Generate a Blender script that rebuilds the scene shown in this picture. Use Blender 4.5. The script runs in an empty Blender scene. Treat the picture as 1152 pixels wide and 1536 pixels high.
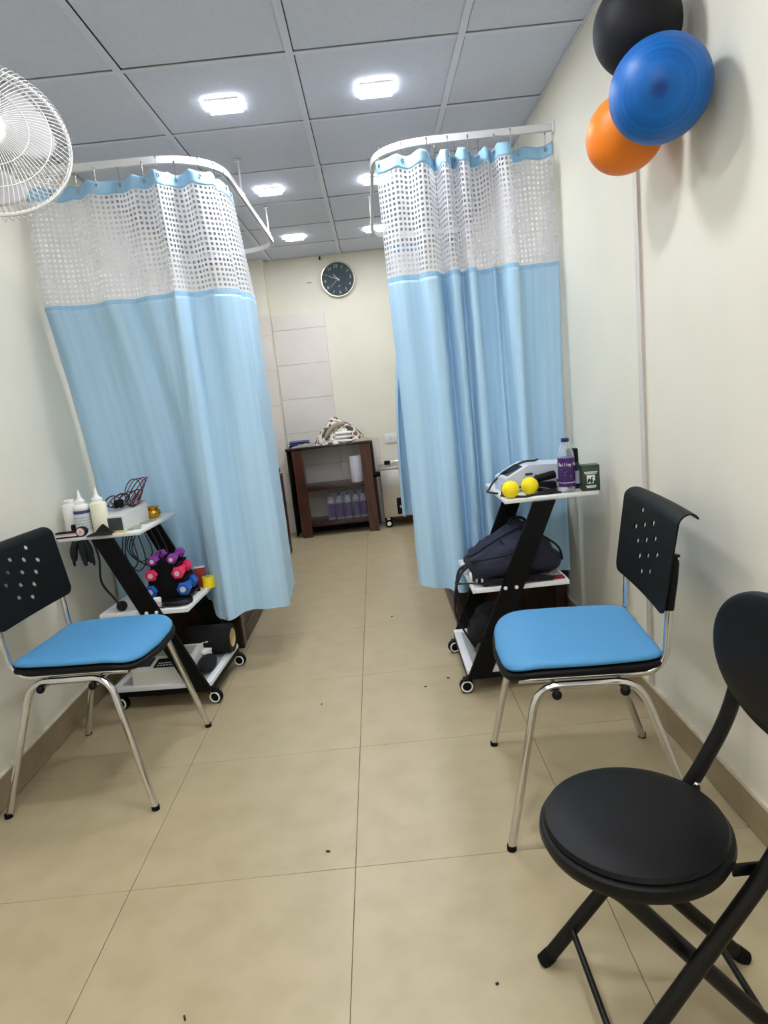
import bpy, bmesh, math, random
from mathutils import Vector, Matrix, noise
random.seed(7)
PI = math.pi
C = bpy.context.scene.collection
scene = bpy.context.scene

# ------------------------------------------------------------------ camera, light, exposure
def set_camera():
    F, YAW, PITCH, ROLL, H = 999.68, -0.0036157, -0.1849117, -0.1054659, 1.225
    cy, sy, cp, sp = math.cos(YAW), math.sin(YAW), math.cos(PITCH), math.sin(PITCH)
    fwd = Vector((sy*cp, cy*cp, sp)); right = Vector((cy, -sy, 0)); up = right.cross(fwd)
    cr, sr = math.cos(ROLL), math.sin(ROLL)
    r2 = cr*right + sr*up; u2 = -sr*right + cr*up
    M = Matrix((( r2.x, u2.x, -fwd.x, 0), (r2.y, u2.y, -fwd.y, 0), (r2.z, u2.z, -fwd.z, H), (0, 0, 0, 1)))
    cd = bpy.data.cameras.new('camera'); co = bpy.data.objects.new('camera', cd); C.objects.link(co)
    cd.sensor_fit = 'VERTICAL'; cd.sensor_height = 36; cd.sensor_width = 27
    cd.lens = F*36/1536; cd.clip_start = 0.02; cd.clip_end = 100
    co.matrix_world = M; scene.camera = co
set_camera()
w = bpy.data.worlds.new('world'); scene.world = w; w.use_nodes = True
w.node_tree.nodes['Background'].inputs[0].default_value = (.9, .95, 1, 1)
w.node_tree.nodes['Background'].inputs[1].default_value = .3
LAMP_STRENGTH = 92.0
vs = scene.view_settings
scene.display_settings.display_device = 'sRGB'
vs.view_transform = 'Standard'; vs.look = 'None'; vs.gamma = 1; vs.use_curve_mapping = False
vs.exposure = 0.58

XL, XR, YB, YF, HT = -1.352, 0.866, 6.088, -3.2, 2.389

# ------------------------------------------------------------------ materials
def lin(c):
    return tuple((v/255/12.92 if v/255 <= .04045 else ((v/255+.055)/1.055)**2.4) for v in c)
def mat(name, rgb, rough=.5, metal=0.0, var=0.0, vscale=8.0, bump=0.0, bscale=60.0, emit=0.0, coat=0.0, spec=.5, rgb2=None, stretch=None, sheen=0.0):
    m = bpy.data.materials.new(name); m.use_nodes = True; nt = m.node_tree; b = nt.nodes['Principled BSDF']
    col = lin(rgb)
    b.inputs['Base Color'].default_value = (*col, 1); b.inputs['Roughness'].default_value = rough
    b.inputs['Metallic'].default_value = metal; b.inputs['Specular IOR Level'].default_value = spec
    b.inputs['Coat Weight'].default_value = coat; b.inputs['Sheen Weight'].default_value = sheen
    if emit:
        b.inputs['Emission Color'].default_value = (*col, 1); b.inputs['Emission Strength'].default_value = emit
    tc = mp = None
    if var or bump:
        tc = nt.nodes.new('ShaderNodeTexCoord'); mp = nt.nodes.new('ShaderNodeMapping')
        nt.links.new(tc.outputs['Object'], mp.inputs[0])
        if stretch: mp.inputs['Scale'].default_value = stretch
    if var:
        n = nt.nodes.new('ShaderNodeTexNoise'); n.inputs['Scale'].default_value = vscale; n.inputs['Detail'].default_value = 5
        r = nt.nodes.new('ShaderNodeValToRGB'); c2 = lin(rgb2) if rgb2 else tuple(v*(1-var) for v in col)
        r.color_ramp.elements[0].color = (*c2, 1); r.color_ramp.elements[1].color = (*col, 1)
        r.color_ramp.elements[0].position = .32; r.color_ramp.elements[1].position = .62
        nt.links.new(mp.outputs[0], n.inputs['Vector']); nt.links.new(n.outputs[0], r.inputs[0])
        nt.links.new(r.outputs[0], b.inputs['Base Color'])
    if bump:
        n = nt.nodes.new('ShaderNodeTexNoise'); n.inputs['Scale'].default_value = bscale; n.inputs['Detail'].default_value = 4
        bp = nt.nodes.new('ShaderNodeBump'); bp.inputs['Strength'].default_value = bump; bp.inputs['Distance'].default_value = .004
        nt.links.new(mp.outputs[0], n.inputs['Vector']); nt.links.new(n.outputs[0], bp.inputs['Height'])
        nt.links.new(bp.outputs[0], b.inputs['Normal'])
    return m
def clear_mat(name, rgb, alpha=.25, rough=.05):
    m = bpy.data.materials.new(name); m.use_nodes = True; nt = m.node_tree; nt.nodes.clear()
    o = nt.nodes.new('ShaderNodeOutputMaterial'); mx = nt.nodes.new('ShaderNodeMixShader')
    t = nt.nodes.new('ShaderNodeBsdfTransparent'); b = nt.nodes.new('ShaderNodeBsdfPrincipled')
    lw = nt.nodes.new('ShaderNodeLayerWeight'); lw.inputs[0].default_value = .35
    mr = nt.nodes.new('ShaderNodeMapRange'); mr.inputs[3].default_value = alpha; mr.inputs[4].default_value = min(1, alpha+.5)
    b.inputs['Base Color'].default_value = (*lin(rgb), 1); b.inputs['Roughness'].default_value = rough
    nt.links.new(lw.outputs['Facing'], mr.inputs[0]); nt.links.new(mr.outputs[0], mx.inputs[0])
    nt.links.new(t.outputs[0], mx.inputs[1]); nt.links.new(b.outputs[0], mx.inputs[2]); nt.links.new(mx.outputs[0], o.inputs[0])
    return m
def cloth_mat(name, rgb, rgb2, trans=.25, streak=1.0):
    """woven curtain cloth: vertical yarn streaks (UV.x runs along the cloth) and some light passing through"""
    m = bpy.data.materials.new(name); m.use_nodes = True; nt = m.node_tree; b = nt.nodes['Principled BSDF']
    o = nt.nodes['Material Output']
    uv = nt.nodes.new('ShaderNodeUVMap'); mp = nt.nodes.new('ShaderNodeMapping'); mp.inputs['Scale'].default_value = (38, .8, 1)
    n = nt.nodes.new('ShaderNodeTexNoise'); n.inputs['Scale'].default_value = 1; n.inputs['Detail'].default_value = 4
    r = nt.nodes.new('ShaderNodeValToRGB'); r.color_ramp.elements[0].color = (*lin(rgb2), 1); r.color_ramp.elements[1].color = (*lin(rgb), 1)
    r.color_ramp.elements[0].position = .3; r.color_ramp.elements[1].position = .65
    nt.links.new(uv.outputs[0], mp.inputs[0]); nt.links.new(mp.outputs[0], n.inputs['Vector']); nt.links.new(n.outputs[0], r.inputs[0])
    nt.links.new(r.outputs[0], b.inputs['Base Color']); b.inputs['Roughness'].default_value = .7
    b.inputs['Specular IOR Level'].default_value = .25; b.inputs['Sheen Weight'].default_value = .15
    mp2 = nt.nodes.new('ShaderNodeMapping'); mp2.inputs['Scale'].default_value = (300, 300, 1)
    n2 = nt.nodes.new('ShaderNodeTexNoise'); n2.inputs['Scale'].default_value = 1
    bp = nt.nodes.new('ShaderNodeBump'); bp.inputs['Strength'].default_value = .15; bp.inputs['Distance'].default_value = .002
    nt.links.new(uv.outputs[0], mp2.inputs[0]); nt.links.new(mp2.outputs[0], n2.inputs['Vector']); nt.links.new(n2.outputs[0], bp.inputs['Height'])
    nt.links.new(bp.outputs[0], b.inputs['Normal'])
    tr = nt.nodes.new('ShaderNodeBsdfTranslucent'); mx = nt.nodes.new('ShaderNodeMixShader'); mx.inputs[0].default_value = trans
    nt.links.new(r.outputs[0], tr.inputs[0]); nt.links.new(b.outputs[0], mx.inputs[1]); nt.links.new(tr.outputs[0], mx.inputs[2])
    nt.links.new(mx.outputs[0], o.inputs[0])
    return m
def camo_mat(name):
    m = mat(name, (200, 195, 185), .9, bump=.6, bscale=120); nt = m.node_tree; b = nt.nodes['Principled BSDF']
    tc = nt.nodes.new('ShaderNodeTexCoord'); n = nt.nodes.new('ShaderNodeTexNoise'); n.inputs['Scale'].default_value = 17; n.inputs['Detail'].default_value = 2
    r = nt.nodes.new('ShaderNodeValToRGB'); r.color_ramp.interpolation = 'CONSTANT'
    e = r.color_ramp.elements; e[0].color = (*lin((74, 66, 60)), 1); e[1].position = .43; e[1].color = (*lin((150, 140, 128)), 1)
    x = e.new(.5); x.color = (*lin((228, 224, 212)), 1); x = e.new(.63); x.color = (*lin((110, 98, 86)), 1)
    nt.links.new(tc.outputs['Object'], n.inputs['Vector']); nt.links.new(n.outputs[0], r.inputs[0]); nt.links.new(r.outputs[0], b.inputs['Base Color'])
    return m
M = dict(
    wall=mat('cream_wall_paint', (231, 227, 212), .75, var=.035, vscale=3, bump=.12, bscale=35),
    wall_back=mat('cream_back_wall_paint', (233, 229, 212), .75, var=.04, vscale=4, bump=.12, bscale=35),
    floor=mat('beige_floor_tile', (180, 165, 133), .33, var=.06, vscale=9, rgb2=(172, 157, 124), bump=.03, bscale=220, spec=.4),
    grout=mat('dark_grout', (112, 97, 74), .9),
    skirt=mat('skirting_tile', (158, 141, 112), .45, var=.14, vscale=14),
    cement=mat('white_cement_edge', (222, 214, 192), .9, var=.15, vscale=40, bump=.8, bscale=90),
    ceil=mat('grey_ceiling_tile', (206, 212, 226), .85, var=.05, vscale=60, bump=.35, bscale=160),
    grid=mat('ceiling_grid_metal', (210, 215, 228), .5),
    ceilback=mat('ceiling_void', (60, 60, 62), .9),
    lamp=mat('lamp_diffuser', (246, 249, 255), .5, emit=LAMP_STRENGTH),
    white=mat('white_plastic', (236, 236, 234), .35),
    whitemetal=mat('white_powder_coat', (235, 236, 240), .35),
    whitelam=mat('white_laminate', (226, 225, 222), .4, var=.04, vscale=12),
    greylam=mat('grey_shelf_face', (168, 168, 166), .45, var=.12, vscale=14),
    black=mat('black_laminate', (5, 5, 6), .55, spec=.18, bump=.05),
    blackplastic=mat('black_plastic', (6, 6, 7), .5, spec=.2, bump=.08, bscale=300),
    blackmetal=mat('black_painted_steel', (5, 5, 6), .4, spec=.3),
    blackvinyl=mat('black_vinyl', (7, 7, 9), .45, spec=.2, bump=.1, bscale=260),
    blackcloth=mat('black_cloth', (11, 11, 14), .95, bump=.4, bscale=150),
    rubber=mat('black_rubber', (7, 7, 7), .8, spec=.2),
    chrome=mat('chrome', (215, 215, 218), .13, metal=1),
    bluevinyl=mat('blue_seat_vinyl', (74, 143, 192), .6, bump=.06, bscale=200),
    cloth=cloth_mat('light_blue_curtain_cloth', (196, 231, 254), (180, 220, 248), .1),
    cloth2=cloth_mat('light_blue_curtain_band', (168, 212, 242), (156, 204, 236), .1),
    mesh=cloth_mat('white_curtain_mesh', (240, 241, 246), (232, 233, 240), .35),
    wood=mat('dark_brown_wood', (58, 30, 20), .35, var=.45, vscale=7, rgb2=(34, 16, 11), stretch=(6, 6, 1), coat=.2),
    woodred=mat('red_brown_wood', (84, 42, 26), .35, var=.5, vscale=6, rgb2=(48, 22, 15), stretch=(7, 7, .8), coat=.2),
    woodpanel=mat('brown_panel_wood', (112, 88, 68), .5, var=.3, vscale=9, stretch=(1, 1, 6)),
    darktop=mat('dark_table_top', (40, 26, 24), .15, coat=.4),
    walltile=mat('pinkish_wall_tile', (230, 222, 215), .25, var=.05, vscale=5),
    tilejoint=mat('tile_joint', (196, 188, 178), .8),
    steel=mat('brushed_steel', (196, 190, 182), .3, metal=.9, var=.12, vscale=10, stretch=(1, 1, 30)),
    balloonk=mat('black_balloon', (20, 21, 24), .6, spec=.25),
    ballono=mat('orange_balloon', (238, 128, 26), .45, spec=.35),
    purple=mat('purple_vinyl', (128, 48, 140), .45), pink=mat('pink_vinyl', (226, 38, 96), .45), blue=mat('blue_vinyl', (30, 92, 180), .45),
    yellow=mat('yellow_foam', (250, 226, 20), .75, bump=.35, bscale=250),
    red=mat('dark_red_card', (140, 32, 36), .6), brass=mat('brass', (205, 158, 62), .22, metal=1),
    navy=mat('navy_bag_cloth', (26, 30, 54), .8, var=.2, vscale=9, bump=.4, bscale=180),
    navydark=mat('dark_navy_bag_cloth', (11, 12, 22), .85, bump=.4, bscale=180),
    devicew=mat('off_white_device', (222, 221, 218), .4), deviceg=mat('dark_grey_device_panel', (62, 64, 68), .45),
    deviceblue=mat('cool_white_device', (206, 212, 226), .4), screen=mat('dark_lcd', (38, 40, 58), .2),
    labelpurple=mat('purple_bottle_label', (66, 22, 104), .4, var=.3, vscale=18, rgb2=(48, 16, 84)), capblue=mat('dark_blue_cap', (28, 34, 78), .4),
    greenbox=mat('dark_green_carton', (34, 54, 38), .45), ink=mat('white_print', (232, 232, 228), .6), greenlid=mat('green_carton_top', (52, 76, 52), .45),
    bottlew=mat('white_bottle', (238, 237, 230), .4), bottley=mat('yellowish_white_bottle', (232, 230, 206), .4),
    labelgrey=mat('pale_label', (206, 210, 216), .5), labelnavy=mat('navy_label_band', (54, 66, 110), .5),
    cream=mat('cream_cardboard', (216, 190, 140), .8), pinkband=mat('pink_elastic', (220, 170, 165), .8),
    cablered=mat('red_cable', (120, 22, 34), .5), cableblack=mat('black_cable', (16, 16, 18), .5),
    leaflet=mat('printed_leaflet', (176, 180, 160), .5, var=.5, vscale=40, rgb2=(96, 120, 70)), leafyellow=mat('yellow_card', (214, 196, 84), .6),
    towelw=mat('white_towel', (240, 238, 232), .95, bump=.7, bscale=140), towelc=mat('beige_blanket', (168, 154, 134), .95, bump=.6, bscale=120),
    camo=camo_mat('blotched_blanket'), clothblue=mat('navy_blue_cloth', (64, 84, 130), .9, bump=.5, bscale=90),
    clothgrey=mat('grey_cloth', (150, 145, 142), .9, bump=.5, bscale=90), roll=mat('white_paper_roll', (226, 226, 236), .85, bump=.3, bscale=60),
    clockface=mat('teal_black_dial', (16, 42, 52), .5, spec=.2), clockrim=mat('silver_rim', (206, 200, 178), .2, metal=.9),
    numeral=mat('pale_numeral', (196, 206, 204), .5), clear=clear_mat('clear_plastic', (225, 230, 240), .18), wrap=clear_mat('shrink_wrap', (225, 225, 235), .07, .06),
    fanw=mat('white_fan_plastic', (225, 224, 222), .45), fanblade=mat('pale_fan_blade', (176, 173, 174), .5),
    striped=mat('striped_cloth', (210, 210, 210), .8), crumb=mat('crumb', (46, 38, 30), .9),
    conduit=mat('white_pvc_trunking', (214, 209, 203), .5), screwm=mat('steel_screw', (190, 190, 190), .25, metal=1),
    mattress=mat('brown_rexine', (72, 44, 34), .5), jarpink=mat('pinkish_jar', (224, 196, 200), .4), glassy=mat('grey_glass', (120, 134, 136), .15),
)
def balloon_blue():
    m = mat('blue_balloon', (16, 112, 190), .45, spec=.3); nt = m.node_tree; b = nt.nodes['Principled BSDF']
    tc = nt.nodes.new('ShaderNodeTexCoord'); sp = nt.nodes.new('ShaderNodeSeparateXYZ'); n = nt.nodes.new('ShaderNodeTexNoise')
    n.noise_dimensions = '1D'; n.inputs['Scale'].default_value = 90
    r = nt.nodes.new('ShaderNodeValToRGB'); r.color_ramp.elements[0].color = (*lin((4, 84, 160)), 1); r.color_ramp.elements[1].color = (*lin((10, 102, 184)), 1)
    r.color_ramp.elements[0].position = .3; r.color_ramp.elements[1].position = .7
    r2 = nt.nodes.new('ShaderNodeValToRGB'); r2.color_ramp.elements[0].position = .1168; r2.color_ramp.elements[0].color = (0, 0, 0, 1)
    r2.color_ramp.elements[1].position = .121; r2.color_ramp.elements[1].color = (1, 1, 1, 1)
    mx = nt.nodes.new('ShaderNodeMix'); mx.data_type = 'RGBA'; mx.inputs[7].default_value = (*lin((4, 30, 96)), 1)
    nt.links.new(tc.outputs['Object'], sp.inputs[0]); nt.links.new(sp.outputs['Z'], n.inputs['W']); nt.links.new(n.outputs[0], r.inputs[0])
    nt.links.new(sp.outputs['Z'], r2.inputs[0]); nt.links.new(r2.outputs[0], mx.inputs[0]); nt.links.new(r.outputs[0], mx.inputs[6])
    nt.links.new(mx.outputs[2], b.inputs['Base Color'])
    return m
M['balloonb'] = balloon_blue()

# ------------------------------------------------------------------ geometry helpers
def V(*a): return Vector(a)
class MB:
    def __init__(s): s.v = []; s.f = []; s.uv = None; s.fm = []; s.cur = 0
    def add(s, vs_, fs):
        n = len(s.v); s.v += [tuple(p) for p in vs_]; s.f += [tuple(i+n for i in f) for f in fs]; s.fm += [s.cur]*len(fs); return s
    def box(s, c, d, rot=None, bev=0.0, seg=2):
        bm = bmesh.new(); bmesh.ops.create_cube(bm, size=1)
        bmesh.ops.scale(bm, vec=d, verts=bm.verts)
        if bev: bmesh.ops.bevel(bm, geom=list(bm.edges), offset=bev, segments=seg, affect='EDGES', profile=.5)
        R = rot.to_matrix() if hasattr(rot, 'to_matrix') else (rot or Matrix.Identity(3))
        bm.verts.index_update()
        s.add([R @ v.co + Vector(c) for v in bm.verts], [[v.index for v in f.verts] for f in bm.faces]); bm.free(); return s
    def tube(s, path, r, n=10, closed=False, cap=True, rx=None):
        P = [Vector(p) for p in path]; k = len(P); T = []
        for i in range(k):
            if closed: t = P[(i+1) % k]-P[i-1]
            else: t = P[min(i+1, k-1)]-P[max(i-1, 0)]
            T.append(t.normalized() if t.length > 1e-9 else Vector((0, 0, 1)))
        up = Vector((0, 0, 1)) if abs(T[0].z) < .9 else Vector((1, 0, 0))
        N = (up - T[0]*up.dot(T[0])).normalized(); vs_ = []; fs = []
        for i in range(k):
            N = (N - T[i]*N.dot(T[i])).normalized(); B = T[i].cross(N)
            rr = r[i] if isinstance(r, (list, tuple)) else r
            for j in range(n):
                a = 2*PI*j/n; vs_.append(P[i] + N*(math.cos(a)*(rx or rr)) + B*(math.sin(a)*rr))
        m = k if closed else k-1
        for i in range(m):
            for j in range(n):
                a, b = i*n, ((i+1) % k)*n; fs.append((a+j, a+(j+1) % n, b+(j+1) % n, b+j))
        if cap and not closed: fs += [tuple(range(n-1, -1, -1)), tuple((k-1)*n+j for j in range(n))]
        return s.add(vs_, fs)
    def cyl(s, a, b, r, n=16, r2=None): return s.tube([a, b], [r, r if r2 is None else r2], n)
    def lathe(s, prof, n=24, origin=(0, 0, 0), axis=(0, 0, 1), squash=(1, 1)):
        A = Vector(axis).normalized(); q = Vector((0, 0, 1)).rotation_difference(A); vs_ = []; fs = []; k = len(prof)
        for r, z in prof:
            for j in range(n):
                a = 2*PI*j/n; vs_.append(q @ Vector((r*math.cos(a)*squash[0], r*math.sin(a)*squash[1], z)) + Vector(origin))
        for i in range(k-1):
            for j in range(n): fs.append((i*n+j, i*n+(j+1) % n, (i+1)*n+(j+1) % n, (i+1)*n+j))
        if prof[0][0] > 1e-6: fs.append(tuple(range(n-1, -1, -1)))
        if prof[-1][0] > 1e-6: fs.append(tuple((k-1)*n+j for j in range(n)))
        return s.add(vs_, fs)
    def sphere(s, c, r, n=20, m=12, sc=(1, 1, 1), fn=None):
        vs_ = []; fs = []
        for i in range(m+1):
            for j in range(n):
                t = PI*i/m; a = 2*PI*j/n
                p = Vector((math.sin(t)*math.cos(a)*sc[0], math.sin(t)*math.sin(a)*sc[1], math.cos(t)*sc[2]))*r
                if fn: p = fn(p)
                vs_.append(p+Vector(c))
        for i in range(m):
            for j in range(n): fs.append((i*n+j, (i+1)*n+j, (i+1)*n+(j+1) % n, i*n+(j+1) % n))
        return s.add(vs_, fs)
    def grid(s, fn, nu, nv, closed_u=False):
        vs_ = [fn(i/(nu if closed_u else nu-1), j/(nv-1)) for j in range(nv) for i in range(nu)]; fs = []
        for j in range(nv-1):
            for i in range(nu if closed_u else nu-1):
                k = (i+1) % nu; fs.append((j*nu+i, j*nu+k, (j+1)*nu+k, (j+1)*nu+i))
        return s.add(vs_, fs)
    def prism(s, poly, depth_vec):
        """closed polygon (3-D points) pushed along depth_vec"""
        n = len(poly); D = Vector(depth_vec); P = [Vector(p) for p in poly]
        return s.add(P+[p+D for p in P], [tuple(range(n-1, -1, -1)), tuple(range(n, 2*n))] + [(i, (i+1) % n, n+(i+1) % n, n+i) for i in range(n)])
    def mesh(s, name, mats, smooth=True, ang=40):
        me = bpy.data.meshes.new(name); me.from_pydata(s.v, [], s.f)
        for m in (mats if isinstance(mats, (list, tuple)) else [mats]): me.materials.append(m)
        if s.cur: me.polygons.foreach_set('material_index', s.fm)
        bm = bmesh.new(); bm.from_mesh(me)
        bmesh.ops.remove_doubles(bm, verts=bm.verts, dist=1e-6) if s.uv is None else None
        if s.uv is None: bmesh.ops.recalc_face_normals(bm, faces=bm.faces)
        for e in bm.edges:
            if len(e.link_faces) == 2: e.smooth = e.calc_face_angle(0) < math.radians(ang)
        for f in bm.faces: f.smooth = smooth
        if s.uv is not None:
            l = bm.loops.layers.uv.new('UVMap')
            for f in bm.faces:
                for lp in f.loops: lp[l].uv = s.uv[lp.vert.index]
        bm.to_mesh(me); bm.free(); me.update(); return me
def obj(name, mb, m, parent=None, loc=None, smooth=True, ang=40):
    me = mb.mesh(name, m, smooth, ang) if isinstance(mb, MB) else mb
    o = bpy.data.objects.new(name, me); C.objects.link(o)
    if parent is not None: o.parent = parent
    if loc is not None: o.location = loc
    return o
def tag(o, label, cat, group=None):
    o['label'] = label; o['category'] = cat
    if group: o['group'] = group
    return o
def thing(name, label, cat, loc=(0, 0, 0), rotz=0.0, group=None):
    o = bpy.data.objects.new(name, None); C.objects.link(o); o.empty_display_size = .05
    o.location = loc; o.rotation_euler = (0, 0, rotz); return tag(o, label, cat, group)
def dup(root, loc, rotz, label=None, group=None):
    r = root.copy(); C.objects.link(r); r.location = loc; r.rotation_euler = (0, 0, rotz)
    if label: r['label'] = label
    if group: r['group'] = group
    for ch in list(root.children):
        c = ch.copy(); C.objects.link(c); c.parent = r
        for g in list(ch.children):
            d = g.copy(); C.objects.link(d); d.parent = c
    return r
def struct(name, mb, m, parent=None, **k):
    o = obj(name, mb, m, parent, **k)
    if parent is None: o['kind'] = 'structure'
    return o
def crom(P, n=8, closed=False):
    P = [Vector(p) for p in P]; out = []; k = len(P)
    for i in range(k if closed else k-1):
        if closed: a, b, c, d = P[i-1], P[i], P[(i+1) % k], P[(i+2) % k]
        else: a, b, c, d = P[max(i-1, 0)], P[i], P[i+1], P[min(i+2, k-1)]
        for j in range(n):
            t = j/n; out.append(.5*((2*b)+(c-a)*t+(2*a-5*b+4*c-d)*t*t+(3*b-a-3*c+d)*t**3))
    if not closed: out.append(P[-1])
    return out
def fillet(P, r, n=6):
    P = [Vector(p) for p in P]; out = [P[0]]
    for i in range(1, len(P)-1):
        a, b, c = P[i-1], P[i], P[i+1]; u = (a-b); v = (c-b); d = min(r, u.length*.49, v.length*.49)
        p, q = b+u.normalized()*d, b+v.normalized()*d
        for j in range(n+1):
            t = j/n; out.append(p*(1-t)**2 + b*2*t*(1-t) + q*t*t)
    out.append(P[-1]); return out
def text(body, size, m, parent, loc, rot, name='lettering', ext=.0003):
    cu = bpy.data.curves.new(name, 'FONT'); cu.body = body; cu.size = size; cu.align_x = 'CENTER'; cu.align_y = 'CENTER'; cu.extrude = ext
    cu.materials.append(m); o = bpy.data.objects.new(name, cu); C.objects.link(o)
    me = bpy.data.meshes.new_from_object(o); bpy.data.objects.remove(o); me.materials.clear(); me.materials.append(m)
    o = bpy.data.objects.new(name, me); C.objects.link(o)
    o.parent = parent; o.location = loc; o.rotation_euler = rot; return o

# ------------------------------------------------------------------ room shell
def simple_box(name, lo, hi, m, parent=None):
    lo, hi = Vector(lo), Vector(hi); return struct(name, MB().box((lo+hi)/2, hi-lo), m, parent)
fl = simple_box('floor', (XL-.15, YF-.15, -.08), (XR+.15, YB+.15, -.004), M['grout'])
TF, FX, FY = .59565, -.1774, 1.5496
def clipbox(x0, x1, y0, y1, z0, z1, bev=.0):
    return MB().box(((x0+x1)/2, (y0+y1)/2, (z0+z1)/2), (x1-x0, y1-y0, z1-z0), bev=bev, seg=1)
g = .0007
for i in range(-3, 3):
    for j in range(-9, 9):
        x0, x1 = max(FX+i*TF+g, XL), min(FX+(i+1)*TF-g, XR); y0, y1 = max(FY+j*TF+g, YF), min(FY+(j+1)*TF-g, YB)
        if x1-x0 > .01 and y1-y0 > .01: struct('floor_tile', clipbox(x0, x1, y0, y1, -.012, random.uniform(-.0003, 0), .0008), M['floor'], fl)
simple_box('wall_left', (XL-.12, YF-.1, 0), (XL, YB+.1, HT+.15), M['wall'])
simple_box('wall_right', (XR, YF-.1, 0), (XR+.12, YB+.1, HT+.15), M['wall'])
wb = simple_box('wall_back', (XL, YB, 0), (XR, YB+.12, HT+.15), M['wall_back'])
simple_box('wall_front', (XL, YF-.12, 0), (XR, YF, HT+.15), M['wall'])
simple_box('wall_pier', (XL, YB-.10, 0), (-.832, YB, HT+.02), M['wall_back'])
# tiled patch on the back wall and on the pier
TH, TW = .302, .46
def tiles(x0, x1, z0, z1, y, parent, xs, zoff=0.0):
    z = z0+zoff-(TH if zoff else 0)
    while z < z1-.01:
        za, zb = max(z, z0)+.001, min(z+TH, z1)-.001
        for a, b in zip(xs[:-1], xs[1:]):
            if zb-za > .015: struct('wall_tile', clipbox(a+.001, b-.001, y-.007+random.uniform(-.0008, .0008), y, za, zb, .0012), M['walltile'], parent)
        z += TH
struct('tile_bedding', clipbox(-.829, -.365, YB-.003, YB-.0002, .0, 1.925), M['tilejoint'], wb)
struct('tile_bedding', clipbox(-.365, .0, YB-.003, YB-.0002, .0, .78), M['tilejoint'], wb)
tiles(-.829, -.365, .0, 1.925, YB-.003, wb, [-.829, -.365], .29)
tiles(-.365, .0, .0, .78, YB-.003, wb, [-.365, -.22, .0], .29)
pier = bpy.data.objects['wall_pier']
struct('tile_bedding', clipbox(XL, -.834, YB-.103, YB-.1002, 0, 1.93), M['tilejoint'], pier)
tiles(XL, -.834, 0, 1.93, YB-.103, pier, [XL, -1.2, -.97, -.834], .25)
# skirting
sl = struct('baseboard_left', clipbox(XL, XL+.010, YF, YB-.1, .004, .105), M['skirt'])
sr = struct('baseboard_right', clipbox(XR-.010, XR, YF, YB, .004, .105), M['skirt'])
struct('baseboard_back', clipbox(.0, XR-.01, YB-.010, YB, .004, .105), M['skirt'])
for x0, x1, side in ((XL, XL+.012, sl), (XR-.012, XR, sr)):
    cur = YF; 
    b = MB()
    def bead(u, v, x0=x0, x1=x1):
        y = YF+u*(YB-.1-YF); h = .105+.010+.004*noise.noise((y*9, x0, 0))
        k = [(x0, .104), (x0, h), (x1, h-.004), (x1+(.0 if x0 < 0 else -.0), .104)]; j = min(3, int(v*3+.5))
        return (k[j][0], y, k[j][1])
    b.grid(bead, 160, 4); obj('cement_bead', b, M['cement'], side)
# ceiling: slab, laid-in panels, T-bars
ce = simple_box('ceiling', (XL-.1, YF-.1, HT+.03), (XR+.1, YB+.1, HT+.12), M['ceilback'])
CX, CY, TC = -.1686, 2.5751, .6; bw = .013
xs = [XL] + [CX+i*TC for i in range(-3, 3) if XL < CX+i*TC < XR] + [XR]
ys = [YF] + [CY+j*TC for j in range(-11, 8) if YF < CY+j*TC < YB-.02] + [YB]
for a, b in zip(xs[:-1], xs[1:]):
    for c, d in zip(ys[:-1], ys[1:]):
        struct('ceiling_panel', clipbox(a+.0155, b-.011, c+.009, d-.0127, HT+.004+random.uniform(0, .002), HT+.018, .002), M['ceil'], ce)
for a in xs: struct('grid_bar', clipbox(max(a-bw, XL), min(a+bw, XR), YF, YB, HT, HT+.0035), M['grid'], ce)
for c in ys:
    for a, b in zip(xs[:-1], xs[1:]):
        struct('grid_bar', clipbox(max(a+bw, XL), min(b-bw, XR), max(c-bw*.75, YF), min(c+bw*.75, YB), HT+.0004, HT+.0036), M['grid'], ce)
# LED panel lamps
def lamp(x, y, label):
    t = thing('ceiling_light', label, 'ceiling light', (x, y, HT), 0, 'square LED panels in the ceiling')
    r = MB(); s, q = .0665, .064
    for sx, sy, w_, d_ in ((0, 1, 2*s, s-q), (0, -1, 2*s, s-q), (1, 0, s-q, 2*q), (-1, 0, s-q, 2*q)):
        r.box((sx*(s+q)/2, sy*(s+q)/2, -.005), (w_, d_, .010))
    obj('frame', r, M['white'], t)
    obj('diffuser', MB().box((0, 0, -.0052), (2*q-.0004, 2*q-.0004, .009)), M['lamp'], t)
near = {2.914: 'nearest the camera', 4.09: 'of the middle pair', 5.30: 'closest to the clock wall'}
for y in (-2.9, -1.8, -.65, .53, 1.72, 2.914, 4.09, 5.30):  # two rearmost rows are added as fill on the camera-facing curtains
    for x, sd in ((-.474, 'fan side'), (.135, 'balloon side')):
        lamp(x, y, 'square white LED ceiling light, %s, %s of the grid' % (near[y], sd) if y in near else 'square white LED ceiling light out of view, rearmost two rows added as fill')

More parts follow.
